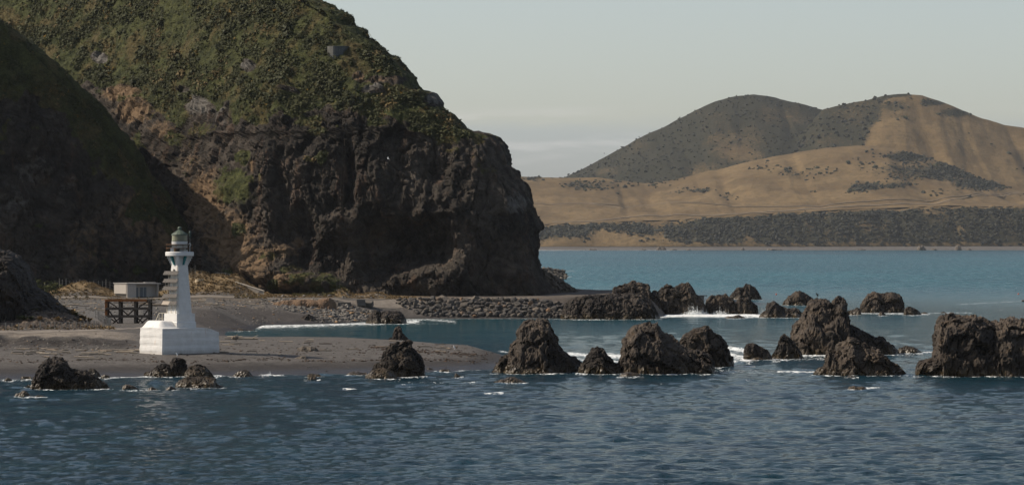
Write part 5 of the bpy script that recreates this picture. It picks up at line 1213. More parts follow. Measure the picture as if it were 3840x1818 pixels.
def shore_bits():
    # round concrete tank
    Y = 728.0; z = gz(749, Y)-.1; T = empty('water_tank', (xat(749, Y), Y, z), 'squat round cream concrete tank on the dry grass mound behind the lighthouse', 'tank')
    T['label'] = 'squat round cream tank on the dry grass mound behind the lighthouse'
    w = 0.98; zt = EYE-(1046-YH)*Y/F-z
    s = SB(); s.lathe([(w, -.3), (w, zt-.1), (w+.04, zt-.08), (w+.04, zt), (w-.14, zt), (w-.14, zt-.3), (0, zt-.32)], 28); s.obj('shell', simple('cream concrete', (.42, .34, .23), .85, var=.2), T, True)
    SB().box((.45, -w+.02, zt-.25), (.16, .1, .42)).obj('pipe_cover', M_GRID, T)
    # concrete block on the upper beach
    p = on_land(788, 1136); s = SB(); s.hull([[(-1.15, -.8, -.3), (1.15, -.8, -.3), (1.15, .8, -.3), (-1.15, .8, -.3)], [(-.62, -.4, 1.0), (.52, -.4, 1.0), (.52, .4, 1.0), (-.62, .4, 1.0)]])
    o = s.obj('concrete_block', M_CONC, None); o.location = p; setp(o, 'tapered brown concrete block beside the far road right of the lighthouse', 'block')
    # sloping retaining wall
    Y = 727.0; x0, x1 = xat(884, Y), xat(994, Y); zb0, zb1 = gz(884, Y)-.5, gz(994, Y)-.5
    zt0, zt1 = EYE-(1058-YH)*Y/F, EYE-(1091-YH)*Y/F
    s = SB(); s.hull([[(x0, Y, zb0), (x1, Y-3, zb1), (x1, Y-2.6, zb1), (x0, Y+.4, zb0)], [(x0, Y, zt0), (x1, Y-3, zt1), (x1, Y-2.6, zt1), (x0, Y+.4, zt0)]])
    T = empty('retaining_wall', (x0, Y, zb0), 'sloping grey concrete wall at the right end of the dry grass mound', 'wall')
    o = s.obj('wall_face', M_CONC, T); o.data.transform(Matrix.Translation(-T.location))
    s = SB(); s.beam((0, .2, zt0-zb0+.07), (x1-x0, -2.8, zt1-zb0+.07), .55, .14); s.obj('coping', simple('pale coping', (.36, .32, .26), .85), T)
    SB().box((x1-x0-.7, -3.02, zt1-zb0-.2), (.9, .06, .45)).obj('sign_plate', M_GRID, T)
    # broken concrete at the top of the cobbles
    def blk(px, py, dims, rz, label, tilt=0.0, mat=M_CONCD):
        p = on_land(px, py); s = SB(); s.box((0, 0, dims[2]*.4), dims, rz=rz, rx=tilt, bevel=.06)
        o = s.obj('concrete_block', mat); o.location = p; setp(o, label, 'block', 'broken concrete blocks by the cobbles')
    blk(1240, 1157, (1.5, 1.2, 1.1), R(28), 'squarish broken concrete block alone among the cobbles', R(8))
    blk(1262, 1150, (1.2, .8, 1.0), R(-30), 'dark concrete lump right behind the squarish block', R(-20))
    blk(1292, 1144, (2.6, .8, .7), R(4), 'long low concrete kerb left of the tilted slab', R(3))
    blk(1352, 1149, (1.9, 1.0, 1.5), R(20), 'upright dark concrete lump leaning on the tilted slab', R(-25))
    blk(1372, 1149, (3.0, 1.4, 1.1), R(-14), 'large tilted concrete slab at the roadside above the cobbles', R(18))
    # brown earth bank
    sil = [(1012, 1148), (1028, 1136), (1060, 1127), (1110, 1124), (1160, 1122), (1185, 1127), (1210, 1119), (1235, 1116), (1250, 1124), (1262, 1140)]
    h = on_land(1130, 1151); me, _, _ = rock_mesh('earth_bank', sil, h.y, h.z-.2, 2.6, 91, 0.55, 2.6)
    m = NM('brown earth'); n = m.noise(m.pos(), .9, 6, .7); m.bs(Base_Color=m.mix(n, (0.085, 0.055, 0.035), (0.165, 0.105, 0.062)), Roughness=.95, Normal=m.bump(n, .7, .3))
    setp(link('earth_bank', me, m.m), 'long low bank of brown earth with a dark front between road and cobbles', 'earth bank')
    h = on_land(1285, 1120); me, _, _ = rock_mesh('gravel_heap', [(1258, 1120), (1272, 1108), (1288, 1103), (1303, 1109), (1318, 1120)], 724, 4.0, 2.0, 95, 0.3)
    setp(link('gravel_heap', me, m.m), 'small cone of brown gravel at the foot of the power pole', 'gravel heap')
    # flat concrete ruin between the far stacks
    Y = sea_Y(1150)+14; zt = EYE-(1107-YH)*Y/F; x0 = xat(2632, Y)
    T = empty('concrete_ruin', (x0, Y, 0), 'small flat topped concrete ruin showing behind the craggy rock of the road point', 'ruin')
    SB().box((-.3, 0, zt/2-.6), (1.6, 1.6, zt+.8)).obj('wall', M_CONC, T); SB().box((0, 0, zt-.08), (2.6, 2.2, .22)).obj('roof_slab', M_CONC, T)

def boulder_variants(n=8, seed=5):
    out = []; r = np.random.default_rng(seed)
    for k in range(n):
        V, Fc = ico_template(2); V = V.copy()
        for c in range(15):                                     # chop flat facets
            d = r.normal(size=3); d /= np.linalg.norm(d); t = 0.50+.32*r.random(); h = V@d; V -= np.clip(h-t, 0, None)[:, None]*d
        V = V*(1+0.16*fbm(V*1.6+k*9.0, 3))[:, None]*np.array([1, .8+.3*r.random(), .62+.3*r.random()])
        out.append((V, Fc))
    return out
def boulder_mat(name, sc=1.0):
    m = NM(name); rd = m.rand(); p = m.objco(); n = m.noise(p, 2.2*sc, 6, .7)
    rd2 = m.math('FRACT', m.math('MULTIPLY', rd, 7.31))
    c = m.mix(m.rng(rd, .55, 1.0), (0.055, 0.050, 0.045), (0.110, 0.092, 0.072)); c = m.mix(m.rng(rd2, .94, .97), c, (0.15, 0.09, 0.05)); c = m.mix(m.rng(rd2, .30, .0), c, (0.045, 0.040, 0.036))
    c = m.mix(m.rng(n, .3, .7), m.mix(1.0, c, (.65, .65, .65), 'MULTIPLY'), m.mix(1.0, c, (1.3, 1.3, 1.3), 'MULTIPLY'))
    m.bs(Base_Color=c, Roughness=.85, Normal=m.bump(n, .6, .12)); return m.m
def revetment():
    r = np.random.default_rng(17); T = empty('boulder_revetment', (xat(1800, 712), 712, 0), 'sloping sea wall of tumbled grey and tan boulders below the far road', 'sea wall')
    mb = boulder_mat('revetment boulder'); var = boulder_variants(8)
    mes = []
    for V, Fc in var:
        me = np_mesh('boulder', V, Fc); me.materials.append(mb); mes.append(me)
    cand = []
    for k in range(1500):
        a = 1485+r.random()*660; t = r.random(); 
        lim = smooth01(a, 1470, 1640); Y = 708.6+(716.6-708.6)*(1-(1-t)*(0.35+.65*lim)); 
        s = (0.30+0.70*r.random()**2.0)*(0.55+.45*smooth01(a, 1480, 1620))
        cand.append((s, a, Y))
    cand.sort(reverse=True); placed = []; small = []
    for s, a, Y in cand:
        x = xat(a, Y)
        if all((x-q[0])**2+((Y-q[1])*.9)**2 > (0.56*(s+q[2]))**2 for q in placed):
            placed.append((x, Y, s, a))
        else: small.append((x, Y, s*.5, a))
    for k, (x, Y, s, a) in enumerate(placed[:300]):
        o = bpy.data.objects.new('boulder', mes[k % 8]); COL.objects.link(o); o.parent = T
        o.location = (x-T.location.x, Y-T.location.y, gz(a, Y)+s*.28); o.scale = (s, s, s); o.rotation_euler = (r.random()*.8-.4, r.random()*.8-.4, r.random()*6.28)
    # smaller pieces between, the shaded stretch beyond, as one mass
    C, S = [], []
    for x, Y, s, a in small: C.append((x, Y, gz(a, Y)+s*.2)); S.append(s)
    for k in range(520):
        a = 2110+r.random()*330; Y = 709+r.random()*15; s = .3+.75*r.random()**2; C.append((xat(a, Y), Y, gz(a, Y)+.2*s)); S.append(s)
    n = len(C); h = r.random((n, 1)); tint = np.array([.05, .046, .04])*(1-h)+np.array([.13, .112, .088])*h
    link('rubble', lumps_mesh('rubble', np.array(C), np.array(S), tint, 6, .8), M_BUSH, T)['kind'] = 'stuff'

def cobbles():
    r = np.random.default_rng(23); C, S = [], []
    def area(n, a0, a1, y0, y1, s0, s1, lift=.1):
        a = a0+(a1-a0)*r.random(n); Y = y0+(y1-y0)*r.random(n); z = land_z(a, Y); s = s0+(s1-s0)*r.random(n)**2.5; k = z > 0.1
        C.extend(np.stack([(a-1920)/F*Y, Y, z+lift*s], 1)[k]); S.extend(s[k])
    area(1800, 1060, 1500, 672, 704, .14, .55); area(500, 980, 1200, 690, 704, .12, .42); area(500, 1180, 1480, 660, 676, .15, .5)
    area(700, 690, 1050, 640, 702, .07, .26); area(900, 180, 640, 560, 706, .07, .28); area(700, -100, 1850, 408, 500, .04, .14); area(240, 640, 1300, 600, 640, .06, .18)
    area(350, -200, 420, 428, 448, .05, .2); area(260, -250, 380, 466, 476, .08, .25); area(120, 880, 1450, 716, 724, .15, .5)
    n = len(C); h = r.random((n, 1)); k2 = r.random((n, 1)) > .93
    tint = np.array([.055, .052, .048])*(1-h)+np.array([.175, .158, .135])*h; tint = np.where(k2, np.array([.22, .14, .075]), tint)
    setp(link('cobbles', lumps_mesh('cobbles', np.array(C), np.array(S), tint, 9, .7), M_BUSH), kind='stuff')

def wrack():
    r = np.random.default_rng(37); n = 1500
    a = np.where(r.random(n) < .7, -100+1950*r.random(n), 1380+400*r.random(n)); py = np.where(r.random(n) < .55, 1352+5*np.sin(a/90)+r.normal(size=n)*3.5, 1312+14*r.normal(size=n))
    py = np.where((a > 1380) & (r.random(n) < .6), 1300+(a-1380)*.08+r.normal(size=n)*5, py); Y = np.full(n, 430.0)
    for _ in range(12): Y = 0.5*Y+0.5*np.clip((EYE-land_z(a, Y))*F/np.maximum(py-YH, 60), 398, 520)
    z = land_z(a, Y); s = .05+.16*r.random(n)**2; h = r.random((n, 1)); k = z > .5
    tint = np.array([.022, .014, .009])*(1-h)+np.array([.060, .036, .020])*h
    C = np.stack([(a-1920)/F*Y, Y, z+.02], 1)
    setp(link('seaweed_wrack', lumps_mesh('seaweed_wrack', C[k], s[k], tint[k], 14, .45), M_BUSH), kind='stuff')
def tussock_mesh(name, C, S, r, tint, k=16):
    """arching grass blades, one fan per clump"""
    n = len(C); a = r.random((n, k))*6.28; lean = .35+.8*r.random((n, k)); L = S[:, None]*(.7+.6*r.random((n, k)))
    d = np.stack([np.cos(a)*np.sin(lean), np.sin(a)*np.sin(lean), np.cos(lean)], -1); base = C[:, None]+d*0.05*S[:, None, None]
    mid = base+d*L[..., None]*.6; d2 = d*np.array([1.25, 1.25, .35]); tip = mid+d2*L[..., None]*.5
    sd = np.stack([-np.sin(a), np.cos(a), np.zeros_like(a)], -1)*(S[:, None]*.16)[..., None]
    V = np.stack([base-sd*.6, base+sd*.6, mid+sd, mid-sd, tip], 2).reshape(-1, 3); m = n*k; o = (np.arange(m)*5)[:, None]
    return np_mesh(name, V, [o+np.array([[0, 1, 2, 3]]), o+np.array([[3, 2, 4]])], False, {'col': np.repeat(tint, k*5, 0)})
def grasses():
    r = np.random.default_rng(29); C, S, tint = [], [], []
    def area(n, a0, a1, y0, y1, s0, s1, c0, c1, cond=None):
        a = a0+(a1-a0)*r.random(n); Y = y0+(y1-y0)*r.random(n); h = r.random((n, 1))
        C.extend(np.stack([(a-1920)/F*Y, Y, land_z(a, Y)], 1)); S.extend(s0+(s1-s0)*r.random(n)); tint.extend(np.array(c0)*(1-h)+np.array(c1)*h)
    tan0, tan1 = (.115, .078, .034), (.250, .175, .085); ol0, ol1 = (.06, .055, .02), (.12, .095, .035)
    area(1700, 640, 1010, 717, 748, .22, .5, tan0, tan1); area(650, 170, 420, 714, 738, .2, .42, tan0, tan1); area(900, 1000, 1560, 716.5, 731, .2, .42, tan0, tan1); area(500, 300, 900, 713.5, 718, .15, .35, tan0, tan1)
    area(120, 1100, 1300, 722, 736, .4, .8, ol0, ol1); area(150, 420, 640, 716, 740, .3, .6, ol0, tan1); area(110, 880, 1000, 708, 716, .3, .5, ol0, tan1)
    area(90, 300, 430, 466, 478, .22, .45, tan0, tan1); area(60, 0, 300, 466, 473, .2, .4, ol0, tan1); area(60, 130, 330, 704, 716, .25, .5, ol0, tan0)
    area(70, 180, 640, 690, 706, .2, .45, ol0, tan1)
    setp(link('tussock_grass', tussock_mesh('tussock_grass', np.array(C), np.array(S), r, np.array(tint), 11), M_LEAF), kind='stuff')

def near_foot():
    """dark rock foot on the left and the scree apron spilling from it"""
    sil = [(-420, 640), (-250, 740), (-120, 860), (0, 938), (60, 962), (95, 1000), (110, 1034), (124, 1070), (162, 1092), (216, 1136), (270, 1168), (320, 1200)]
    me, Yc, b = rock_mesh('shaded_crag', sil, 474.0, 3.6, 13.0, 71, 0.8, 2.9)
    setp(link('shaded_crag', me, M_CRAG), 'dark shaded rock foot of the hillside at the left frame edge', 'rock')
    nx, ny = 120, 60; a = np.linspace(-420, 420, nx); V = np.zeros((ny, nx, 3))
    topz = lambda q: EYE-(poly(q, [(-420, 1110), (0, 1175), (50, 1168), (90, 1130), (120, 1122), (160, 1128), (220, 1152), (300, 1192), (360, 1215), (400, 1232), (420, 1236)])-YH)*483.0/F
    for j, t in enumerate(np.linspace(0, 1.35, ny)):
        Y = 469+14*t; zt = topz(a); z0 = land_z(a, np.full(nx, 469.0))-.15; f = min(t, 1.0)
        z = z0+(zt-z0)*f**0.95-(max(t-1, 0)*5); V[j, :, 0] = xat(a, Y); V[j, :, 1] = Y; V[j, :, 2] = z
    v = V.reshape(-1, 3); F1, F21, idc = worley(v/0.55); G1, _, gi = worley(v/1.3)
    v[:, 2] += 0.30*(.5-F1)+.16*(idc-.5)+.35*(.5-G1)*gi+0.3*fbm(v/3.0, 3)
    m = NM('scree'); p = m.pos(); n = m.noise(p, 1.2, 6, .7); vo = m.voro(p, 2.6, 'F1', 'Color'); n3 = m.noise(p, .35, 4, .6)
    c = m.mix(n, (.034, .025, .018), (.082, .060, .043)); c = m.mix(m.rng(m.sep(vo)['X'], .55, .95), c, (.105, .083, .062)); c = m.mix(m.rng(n3, .55, .7), c, (.075, .060, .028))
    m.bs(Base_Color=c, Roughness=.95, Normal=m.bump(n, .8, .15))
    T = link('scree_slope', np_mesh('scree_slope', v, grid_faces(nx, ny)), m.m); setp(T, kind='structure')
    r = np.random.default_rng(31); C, S = [], []
    for k in range(900):
        i = r.integers(len(v)); C.append(v[i]+np.array([r.normal()*.15, r.normal()*.15, .03])); S.append(.09+.25*r.random()**2.5)
    h = r.random((900, 1)); tint = np.array([.035, .027, .021])*(1-h)+np.array([.115, .090, .068])*h
    setp(link('scree_stones', lumps_mesh('scree_stones', np.array(C), np.array(S), tint, 12, .7), M_BUSH), kind='stuff')
    # individual tussocks and flax clumps seen on the scree
    px2 = 1920+v[:, 0]/v[:, 1]*F; py2 = YH+(EYE-v[:, 2])*F/v[:, 1]
    def at(x, y): return v[np.argmin((px2-x)**2+(py2-y)**2)]
    spots = [('tussock', x, y, s, 't') for x, y, s in ((160, 1140, .75), (20, 1160, .5), (8, 1166, .45), (32, 1165, .5), (48, 1154, .6), (66, 1158, .55), (74, 1156, .5), (22, 1176, .6), (224, 1146, .55), (206, 1160, .5), (240, 1158, .6), (276, 1166, .7), (240, 1190, .6), (265, 1180, .5), (320, 1190, .65), (340, 1196, .55), (300, 1190, .5), (2, 1186, .5), (150, 1197, .5), (215, 1200, .5), (300, 1205, .45), (60, 1228, .45), (118, 1228, .4), (180, 1230, .4), (290, 1226, .4))]
    spots += [('flax_bush', x, y, s, 'g') for x, y, s in ((132, 1147, .7), (146, 1150, .65), (134, 1168, .55), (75, 1198, .6), (90, 1199, .6), (104, 1200, .5), (294, 1168, .6), (116, 1200, .5))]
    mt = {}
    for q in range(4):
        mt['t', q] = tussock_mesh('tussock', np.zeros((1, 3)), np.ones(1), np.random.default_rng(60+q), np.array([[.215, .150, .070]])*(.8+.15*q), 34)
        mt['g', q] = tussock_mesh('flax_bush', np.zeros((1, 3)), np.ones(1), np.random.default_rng(70+q), np.array([[.050, .058, .018]])*(.8+.15*q), 34)
    for k, (nm, x, y, s, kd) in enumerate(spots):
        c = at(x, y); o = link(nm, mt[kd, k % 4], M_LEAF); o.location = (c[0], c[1], c[2]-.05); s *= 1.35; o.scale = (s, s, s); o.rotation_euler = (0, 0, r.random()*6)
        if kd == 't': setp(o, ('bushy' if s > .78 else 'low')+' straw coloured tussock on '+('the left edge of the stony slope' if x < 90 else 'the crest of the stony slope' if y < 1170 else 'the stony slope right above the fence posts' if y > 1215 else 'the right end of the stony slope'), 'tussock', 'tussocks on the rubble slope')
        else: setp(o, 'olive green low bush on '+('the crest' if y < 1175 else 'the lower middle')+' of the stony slope above the fence', 'bush', 'green bushes on the rubble slope')
    # green bushes behind the foot
    for k, (x, y, sz, lab) in enumerate(((140, 1068, 1.7, 'tall olive green bush just behind the dark rock foot on the left'), (182, 1080, 1.5, 'spiky pale green flax beside the tall olive bush at the far fence'), (208, 1082, 1.2, 'small green bush at the left end of the brown tussock mound'), (866, 1022, 1.6, 'dark green bush in the corner under the cliff above the rail fence'), (882, 1050, 1.3, 'round dark bush right of the rail fence at the cliff foot'))):
        Yb = 719.0 if x < 400 else 746.0; zz = EYE-(y-YH)*Yb/F; rr = np.random.default_rng(80+k)
        n = 26; C = rr.normal(size=(n, 3))*np.array([sz*.55, sz*.5, sz*.42]); S2 = sz*(.25+.25*rr.random(n)); h = rr.random((n, 1))
        g = clump_mesh('leaves', C, S2, np.tile([[0, -.2, .8]], (n, 1)), 12, np.array([.030, .040, .010])*(1-h)+np.array([.085, .090, .026])*h)
        T2 = empty('shrub', (xat(x, Yb), Yb, zz), lab, 'shrub'); link('leaves', g, M_LEAF, T2)
        z0 = gz(x, Yb); SB().tube([(0, .1, min(z0-zz, -sz*.5)-.3), (.1, 0, -.2), (.05, .1, .3)], [.09, .07, .04], 6).obj('stem', simple('bark', (.07, .05, .035)), T2)

def driftwood():
    m = simple('bleached driftwood', (0.25, 0.21, 0.16), 0.85, var=0.3, scale=4, bump=.3); md = simple('grey brown driftwood', (0.17, 0.135, 0.10), 0.85, var=.3, scale=4, bump=.3)
    r = random.Random(4)
    def log(px, py, L, rad, rz, label, mat=m, n=7, wig=.12, pitch=0.0, fork=0, group=None):
        p = on_land(px, py); s = SB(); pts = []; d = Vector((math.cos(rz), math.sin(rz), 0)); sd = Vector((-d.y, d.x, 0))
        for k in range(n):
            t = k/(n-1)-.5; q = d*L*t+sd*r.uniform(-1, 1)*wig*L*.3
            a = 1920+(p.x+q.x)/(p.y+q.y)*F; q.z = gz(a, p.y+q.y)-p.z+rad*.8+pitch*(t+.5)*L+r.uniform(0, .5)*rad; pts.append(q)
        s.tube(pts, [rad*(.55+.5*math.sin((k+.6)/(n)*2.6)) for k in range(n)], 7)
        for f in range(fork):
            b = pts[r.randrange(1, n-1)]; e = b+d*r.uniform(-.25, .25)*L+sd*r.uniform(-.2, .2)*L+Vector((0, 0, r.uniform(.2, .5)*L*.4)); s.tube([b, (b+e)/2+Vector((0, 0, .05)), e], [rad*.5, rad*.35, rad*.15], 5)
        o = s.obj('driftwood_log', mat, None, True); o.location = p; setp(o, label, 'driftwood', group or 'driftwood on the beach')
    log(548, 1318, 2.9, .17, R(-4), 'thick twisted bleached log lying along the foot of the lighthouse base', fork=1, wig=.25)
    log(905, 1272, 4.6, .14, R(8), 'long pale log with a dark root end on the beach right of the lighthouse', fork=1); log(880, 1264, 2.6, .10, R(-30), 'short pale log touching the long one right of the lighthouse', fork=1)
    log(882, 1274, .9, .30, R(20), 'dark root stump at the end of the long pale log', md, fork=3)
    log(812, 1314, 2.6, .06, R(105), 'dark branch leaning against the right corner of the lighthouse base', md, pitch=.55); log(824, 1322, 2.7, .06, R(150), 'dark forked branch on the sand by the right corner of the lighthouse base', md, pitch=-.25, fork=2); log(832, 1325, 2.0, .05, R(170), 'lower dark branch at the right corner of the lighthouse base', md)
    log(345, 1330, 3.4, .09, R(12), 'tangled bleached branch pile on the lower beach at left', fork=4, wig=.3); log(315, 1340, 2.6, .07, R(-14), 'thin bleached pole below the tangled branch pile', fork=1); log(335, 1347, 3.0, .06, R(6), 'lowest bleached stick near the tangled branch pile', fork=1)
    log(560, 1146, 6.5, .22, R(4), 'long grey tree trunk lying behind the timber trestle', md); log(762, 1129, 4.5, .13, R(-3), 'long bleached log beside the tapered concrete block', fork=1); log(250, 1146, 4.6, .12, R(7), 'bright bleached log pile left of the timber trestle', fork=3, wig=.3)
    log(700, 1131, 3.6, .12, R(9), 'bleached log behind the lighthouse tower', fork=1); log(932, 1141, 2.6, .12, R(-5), 'white log bundle at the roadside in front of the dry mound', fork=2)
    log(985, 1134, 3.2, .05, R(25), 'thin pole leaning near the roadside before the earth bank', md, pitch=.12)
    for k in range(120):
        zone = r.random()
        if zone < .4: px, py = r.uniform(20, 500), r.choice([r.gauss(1311, 3), r.gauss(1322, 7)])
        elif zone < .6: px, py = r.uniform(830, 1800), r.uniform(1272, 1330)
        elif zone < .8: px, py = r.uniform(190, 390), r.uniform(1136, 1175)
        else: px, py = r.uniform(720, 1000), r.uniform(1126, 1160)
        mm = m if r.random() < .75 else md
        where = 'the grey beach below the track' if zone < .4 else 'the spit right of the lighthouse' if zone < .6 else 'the stony flat left of the trestle' if zone < .8 else 'the upper beach by the far road'
        log(px, py, r.uniform(.6, 2.0), r.uniform(.04, .10), r.uniform(-.6, .6), ('grey' if mm is md else 'bleached')+' driftwood stick lying loose on '+where, mm, 4, group='loose driftwood sticks')

def power_line(S):
    mp = simple('pole timber', (.16, .12, .085), .9)
    def cliff(px, py):
        d = (S['px']-px)**2+(S['py']-py)**2+np.where(S['nfront'], 0, 1e9); k = np.argmin(d); return Vector(S['V'][k])
    Y = 722.0; z0 = gz(1267, Y); x = xat(1267, Y); h = EYE-(1084-YH)*Y/F-z0
    T = empty('power_pole', (x, Y, z0), 'wooden power pole with a crossarm at the cliff foot', 'power pole')
    SB().tube([(0, 0, -.3), (0, 0, h)], [.10, .07], 8).obj('pole', mp, T); SB().box((.15, -.1, h-.25), (1.3, .10, .10)).obj('crossarm', mp, T)
    for dx in (-.3, .1, .6): SB().lathe([(.0, 0), (.05, 0), (.06, .12), (0, .16)], 8, (dx+.05, -.1, h-.2)).obj('insulator', M_GRID, T)
    tips = [Vector((x+.1, Y, z0+h))]
    for k, (px, py, lab) in enumerate(((1271, 1033, 'lowest short pole fixed to the dark cliff face'), (1291, 548, 'middle short pole fixed in the dark cliff cleft'), (1310, 432, 'upper short pole fixed to the cliff below the scrub'), (1345, 292, 'top short pole beside the bare patch on the green hillside'))):
        c = cliff(px, py); T = empty('power_pole', c, lab, 'power pole'); SB().tube([(0, .6, -.9), (0, -.5, 1.6)], .08, 6).obj('pole', mp, T); SB().box((0, -.55, 1.4), (.9, .1, .1)).obj('crossarm', mp, T)
        for dx in (-.35, .35): SB().lathe([(.0, 0), (.05, 0), (.05, .12), (0, .16)], 6, (dx, -.55, 1.44)).obj('insulator', M_GRID, T)
        tips.append(c+Vector((0, -.5, 1.5)))
    s = SB()
    for dx in (-.3, .3):
        pts = []
        for a, b in zip(tips, tips[1:]):
            for t in np.linspace(0, 1, 9)[:-1]: pts.append(a.lerp(b, t)+Vector((dx, -.8*math.sin(t*math.pi), -.6*math.sin(t*math.pi))))
        pts.append(tips[-1]+Vector((dx, 0, 0))); s.tube(pts, .022, 4)
    o = s.obj('power_cable', M_BLACK); setp(o, 'pair of thin black cables climbing the dark cliff between the short poles', 'cable')

def hill_tank(S):
    d = (S['px']-1268)**2+(S['py']-204)**2+np.where(S['nfront'], 0, 1e9); c = Vector(S['V'][np.argmin(d)])
    T = empty('water_tank', c+Vector((0, 2.0, .0)), 'round ribbed dark metal tank half hidden in scrub high on the green hillside', 'tank')
    r, h = 2.42, 1.72
    m = simple('blue black tank steel', (.035, .042, .046), .35, .6, var=.2); ml = simple('pale tank rib', (.26, .25, .21), .5, .2)
    s = SB(); s.lathe([(r, -1.5), (r, h), (r-.06, h), (0, h-.15)], 36); s.obj('shell', m, T)
    for k in range(22):
        a = math.pi+(k+.5)*math.pi/22; SB().box(((r+.03)*math.cos(a), (r+.03)*math.sin(a), h/2-.35), (.06, .09, h+.7), rz=a).obj('rib', ml if k < 8 else m, T)
    for k in range(8):
        z = -.2+k*(h+.15)/7; s = SB(); s.lathe([(r+.02, z), (r+.05, z), (r+.05, z+.05), (r+.02, z+.05), (r+.02, z)], 36); s.obj('hoop', ml if k == 7 else M_STEEL, T)
    SB().beam((r*.98, -.5, -.8), (r*1.02, -.6, h), .10).obj('side_post', ml, T)

def bird(name, loc, rz, span, label, spread=True, col=(.75, .75, .73), wcol=None, stand=False):
    mb = simple('plumage '+name, col, .8, var=.1); s = SB()
    L = span*.42
    rings = [(-.5, .02, .0), (-.38, .10, .0), (-.15, .2, 0), (.1, .22, .02), (.28, .14, .06), (.36, .11, .10), (.45, .11, .13), (.52, .06, .12), (.62, .012, .10)]
    pts = [(t*L, 0, z*L) for t, rr, z in rings]
    if stand: pts = [(t*L*.75, 0, z*L*2+t*L*.75+.45*L) for t, rr, z in rings]
    s.tube(pts, [rr*L for t, rr, z in rings], 10)
    if spread:
        for sd in (1, -1):
            prev = None
            for (u, x0, x1, z) in ((.12, .18, -.18, .05), (.45, .22, -.12, .30), (.75, .14, -.10, .36), (1.0, -.02, -.08, .26)):
                y = sd*u*span*.5; zz = z*L+(.45*L if stand else 0)
                ring = [s.bm.verts.new((x0*L, y, zz)), s.bm.verts.new((0.05*L, y, zz+.05*L)), s.bm.verts.new((x1*L, y, zz)), s.bm.verts.new((0.05*L, y, zz-.02*L))]
                if prev:
                    for q in range(4): s.bm.faces.new((prev[q], prev[(q+1) % 4], ring[(q+1) % 4], ring[q]))
                prev = ring
            s.bm.faces.new(prev)
    if stand:
        for dy in (-.05, .05): s.tube([(0, dy*L*2, .35*L), (.02*L, dy*L*2, -.12*L)], .025*L+.004, 5)
    o = s.obj(name, mb, None, True); o.location = loc; o.rotation_euler = (0, 0, rz); setp(o, label, 'bird')
def birds():
    bird('gull', pt(1456, 595, 690), R(160), 1.15, 'white gull flying across the dark cliff face', True); bpy.data.objects['gull'].rotation_euler = (R(35), R(-10), R(160))
    def stand(name, px, py, L, lab, col=(.75, .75, .73), Yfix=None, wings=False):
        p = on_land(px, py) if Yfix is None else Vector(pt(px, py, Yfix)); bird(name, (p.x, p.y, p.z+.03), R(200), L, lab, wings, col, stand=True)
    stand('gull', 1421, 1264, 1.0, 'white gull standing on the crest of the spit left of the pinnacle')
    stand('gull', 1704, 1309, 1.0, 'white gull standing alone on the beach right of the conical stack'); stand('gull', 1826, 1332, .9, 'brown young gull on the sand near the tallest middle stack', (.16, .12, .09))
    stand('gull', 664, 1334, .8, 'white gull on the sand in front of the lighthouse base')
    deps = bpy.context.evaluated_depsgraph_get(); best = None
    for o in bpy.data.objects:
        if o.get('label', '').startswith('big twin topped'): best = o
    vv = np.array([v.co[:] for v in best.data.vertices]); pxx = 1920+vv[:, 0]/vv[:, 1]*F; w = np.where(abs(pxx-3066) < 8)[0]; k = w[np.argmax(vv[w, 2])]
    bird('shag', tuple(vv[k]+np.array([0, 0, .12])), R(200), 1.15, 'black seabird drying its wings on top of the twin topped stack', True, (.018, .018, .018), stand=True)
    mr = simple('red float', (.42, .07, .03), .5)
    for px, py, lab in ((2911, 1105, 'tiny red float on the sea left of the brown craggy rock behind the bird'), (3819, 1104, 'pale red float on the open sea near the right frame edge')):
        Y = sea_Y(py); s = SB(); s.lathe([(0, -.2), (.18, -.15), (.26, 0), (.22, .16), (.1, .26), (.04, .28), (.04, .42), (0, .43)], 12); o = s.obj('fishing_float', mr, None, True); o.location = (xat(px, Y), Y, .08); setp(o, lab, 'float')
    Y = sea_Y(1130); s = SB(); s.lathe([(0, -.2), (.25, -.1), (.42, .05), (.3, .28), (0, .34)], 12); o = s.obj('fishing_float', simple('dark float', (.05, .035, .03)), None, True); o.location = (xat(3836, Y), Y, .1); setp(o, 'dark float at the end of a wake at the right frame edge', 'float')

def spray():
    r = np.random.default_rng(41); m = NM('sea spray'); m.bs(Base_Color=(.82, .84, .83), Roughness=.6, Subsurface_Weight=0.0)
    C, S = [], []
    def burst(px, base, w, h, n, Y=None, s0=.035, s1=.15):
        Y0 = Y or sea_Y(base)
        for k in range(int(n*1.1)):
            t = r.random()**1.7; dx = r.normal()*w*(.35+.45*t); z = h*t*math.exp(-(dx/(w*1.1))**2)*(.35+.9*abs(math.sin(dx*.21+px)*math.sin(dx*.47+base)))
            q = px+dx; C.append((xat(q, Y0), Y0+r.normal()*.6, z*Y0/F+.02)); S.append((s1*(1-t)**1.5*r.random()+s0)*.7)
    burst(2600, 1182, 32, 44, 800); burst(2630, 1180, 24, 32, 450); burst(2520, 1178, 30, 22, 500); burst(2700, 1180, 30, 28, 380, s1=.09); burst(2720, 1176, 26, 40, 130, s1=.05); burst(2862, 1176, 10, 28, 160, s1=.07); burst(2480, 1182, 16, 12, 150)
    burst(1010, 1408, 12, 14, 180, s0=.02, s1=.08); burst(990, 1408, 22, 7, 120, s0=.02, s1=.08); burst(1336, 1394, 8, 14, 130, s0=.02, s1=.07); burst(2770, 1312, 18, 10, 200); burst(2960, 1340, 30, 6, 120); burst(1560, 1205, 10, 6, 60); burst(1515, 1203, 12, 6, 70)
    C, S = np.array(C), np.array(S)
    setp(link('sea_spray', lumps_mesh('sea_spray', C, S, np.ones((len(C), 3)), 19, 1.0, 1), m.m), kind='stuff')

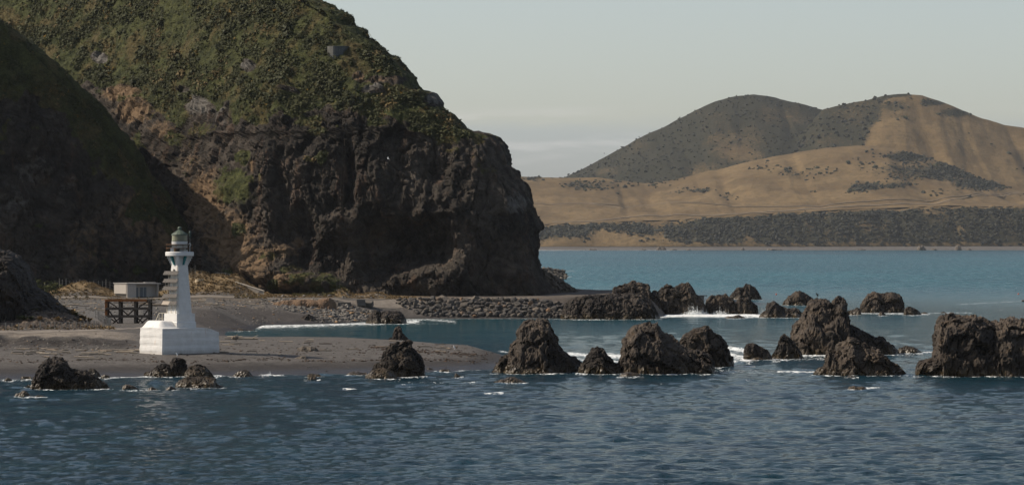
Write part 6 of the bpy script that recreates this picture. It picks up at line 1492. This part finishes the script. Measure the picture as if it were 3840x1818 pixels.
def far_rocks():
    for k, (x0, x1, h, lab) in enumerate(((2205, 2240, 9, 'low tan reef at the far surf line nearest the headland'), (2400, 2425, 8, 'small tan rock on the far beach left of the big pair'), (2460, 2500, 16, 'largest tan rock at the left half of the far beach'), (2510, 2540, 8, 'low reef right of the largest left tan rock on the far beach'), (2573, 2592, 8, 'little rock by itself in the middle of the far beach'), (2776, 2792, 12, 'pointed dark rock on the far beach under the scrub bluff'), (2872, 2935, 9, 'long low reef in the far surf under the scrub bluff'), (3210, 3248, 8, 'low dark reef in the far surf at the right'), (3437, 3474, 22, 'tall craggy far rock, left of the far right pair'), (3490, 3514, 10, 'low craggy far rock between the two tall ones'), (3580, 3606, 25, 'tallest slim craggy far rock at the right'), (3625, 3645, 9, 'small far rock right of the tallest slim one'))):
        b = 939.0; w = x1-x0; r = random.Random(k); sil = [(x0, b)]+[(x0+w*(.12+.76*t/5), b-h*(.55+.45*math.sin((t+.7)/6.2*3.14))*r.uniform(.65, 1.05)) for t in range(6)]+[(x1, b)]
        Y = 5815.0; Y0 = sea_Y(938.4)
        me, _, _ = rock_mesh('far_rock', sil, Y0, 0.0, 8.0, 120+k, .9, 2.4); setp(link('far_rock', me, M_ROCKP), lab, 'rock')
def haze():
    m = bpy.data.materials.new('haze'); m.use_nodes = True; t = m.node_tree; t.nodes.clear()
    o = t.nodes.new('ShaderNodeOutputMaterial'); v = t.nodes.new('ShaderNodeVolumePrincipled'); t.links.new(v.outputs[0], o.inputs['Volume'])
    v.inputs['Color'].default_value = (0.80, 0.86, 0.92, 1); v.inputs['Density'].default_value = HAZE; v.inputs['Anisotropy'].default_value = 0.2
    s = SB(); s.box((0, 6000, 172.5-2.1), (26000, 12600, 349)); ob = s.obj('haze', m); setp(ob, kind='stuff')
HAZE = 1.6e-5
# ------------------------------------------------------------------ build
far_shore(); far_tracks(); far_bushes()
HEAD = headland(); SPUR = spur()
_r = np.random.default_rng(51)
scatter_scrub(HEAD, 21000, 'hillside_scrub', _r)
scatter_scrub(SPUR, 4500, 'spur_scrub', _r)
scatter_scrub(HEAD, 260, 'hillside_bushes', _r, size=(0.7, 1.7), k=46, dark=0.8)
land(); rocks(); sea()
near_foot(); cobbles(); wrack(); grasses(); revetment()
lighthouse(); hut(); trestle(); fences(); shore_bits()
driftwood(); power_line(HEAD); hill_tank(HEAD); birds(); spray(); far_rocks(); haze()
